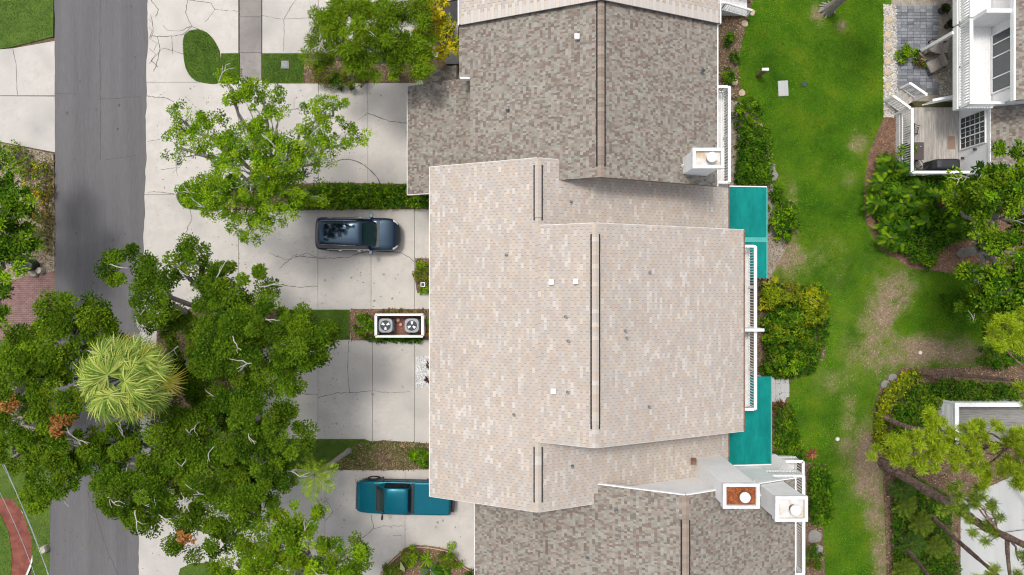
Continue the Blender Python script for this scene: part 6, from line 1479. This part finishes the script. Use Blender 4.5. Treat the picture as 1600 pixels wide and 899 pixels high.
# --- pines
PN = [(0.2513, 0.3699, 0.0054), (0.3168, 0.426, 0.0072), (0.1748, 0.2802, 0.0045), (0.3824, 0.4596, 0.0113)]
PD = [(0.07, 0.133, 0.0196), (0.098, 0.168, 0.0196), (0.14, 0.21, 0.021)]
def needles(c, r, n, cols, rng):
    D = unit(rng.normal(0, 1, (n, 3)) + np.array([0, 0, .3])); P = np.array(c) + D * .03 + rng.normal(0, r * .22, (n, 3)); cols = np.array(cols)
    return leaf_quads(P, D, r * rng.uniform(.6, 1.1, n), .021, .08, .5, rng), cols[rng.integers(0, len(cols), n)] * rng.uniform(.75, 1.25, (n, 1))
def pine(label, pts, r0, tufts, cols, seed, group='pine trees leaning over the lower right'):
    rng = np.random.default_rng(seed); t = thing('pine_tree', label, 'pine tree', (0, 0, 0), group=group)
    P = [np.array(W(*p)) for p in pts]; Q = [np.array(q) for q in curve([tuple(p) for p in P], 6)]
    mb = MB(); n = len(Q); mb.tube(Q, [max(.05, r0 * (1 - .62 * k / n)) * (1 + .08 * rng.normal()) for k in range(n)], 10); mb.build('trunk', M_pinebark, t, True)
    Vs, Cs = [], []; mb = MB()
    for (px, py, z, rad, m_) in tufts:
        c = np.array(W(px, py, z)); q = min(Q, key=lambda a: np.linalg.norm((a - c) * np.array([1, 1, 1.5]))); hub = c - np.array([0, 0, .25])
        P_ = limb(q, hub, .06, .025, mb, rng, .03, 5, 5)
        for k in range(m_):
            e = c + rng.normal(0, 1, 3) * np.array([rad, rad, rad * .4]); limb(P_[rng.integers(3, 6)], e, .02, .01, mb, rng, .03, 3, 4)
            v, cc = needles(e, .28, 230, cols, rng); Vs.append(v); Cs.append(cc * rng.uniform(.8, 1.2))
    if mb.v: mb.build('branches', M_pinebark, t)['kind'] = 'stuff'
    if Vs: quads('crown', np.concatenate(Vs), np.concatenate(Cs), M_needle, t)
pine('thick leaning pine trunk starting at the dirt path', [(1378, 722, 0), (1400, 738, 1.4), (1475, 782, 5.2), (1530, 818, 7.8), (1580, 842, 9.8), (1640, 870, 12)], .29,
     [(1500, 765, 9.0, .35, 5), (1520, 775, 9.0, .4, 5), (1505, 800, 8.6, .35, 4), (1545, 790, 9.2, .35, 5), (1530, 830, 9.0, .3, 2), (1560, 845, 9.2, .2, 1), (1548, 815, 9.0, .3, 3), (1598, 880, 10, .3, 2), (1640, 860, 12, .8, 8)], PN[:2] + PD, 71)
pine('pine with a thin trunk and bright needle masses across the right side', [(1374, 649, 0), (1420, 668, 2.6), (1480, 676, 5.2), (1530, 688, 7.2), (1600, 704, 9.8), (1680, 720, 12)], .16,
     [(1398, 700, 8.6, .4, 9), (1420, 706, 8.6, .4, 10), (1445, 700, 8.8, .5, 12), (1455, 665, 8.6, .4, 10), (1480, 690, 9.0, .45, 12), (1432, 716, 8.4, .35, 8), (1468, 706, 9.0, .4, 8), (1510, 690, 9.4, .4, 10), (1535, 670, 9.4, .4, 9), (1520, 715, 9.2, .4, 8), (1530, 740, 9.0, .35, 5), (1575, 700, 10, .45, 9), (1590, 735, 10, .5, 12), (1600, 690, 10.4, .5, 10), (1600, 760, 10, .4, 7), (1640, 720, 12, .9, 12)], PN, 73)
pine('thin horizontal looking pine trunk above the grey deck', [(1437, 584, 0), (1490, 586, 2.6), (1540, 590, 5), (1600, 597, 7.6), (1680, 606, 10)], .13,
     [(1555, 525, 8.4, .35, 7), (1580, 515, 8.6, .4, 9), (1598, 540, 8.8, .4, 8), (1600, 615, 8.6, .3, 4), (1595, 500, 8.6, .4, 6), (1670, 600, 10.5, .9, 10)], PN, 75)
pine('pine trunk crossing the lower patio, second from the bottom', [(1450, 802, 0), (1480, 830, 2.4), (1520, 866, 5.2), (1560, 900, 7.6), (1620, 950, 10.5)], .15, [(1610, 940, 10.5, .8, 8), (1545, 895, 8, .2, 2)], PN, 77)
pine('short looking pine trunk in the bottom shrubs, lowest of all', [(1410, 852, 0), (1432, 876, 2.2), (1455, 905, 5), (1500, 960, 9)], .13, [(1500, 960, 9.3, .7, 8)], PN, 79)
pine('slim pine trunk forking upward over the pale patio', [(1574, 838, 9.2), (1574, 860, 10), (1578, 899, 11), (1585, 940, 12)], .10, [(1585, 940, 12, .5, 6)], PN, 81)
tag(MB().tube([W(1548, 845, .05), W(1570, 832, .3), W(1600, 828, .3)], .02, 5).build('garden_hose', M_hose), 'dark hose lying on the pale patio', 'hose')
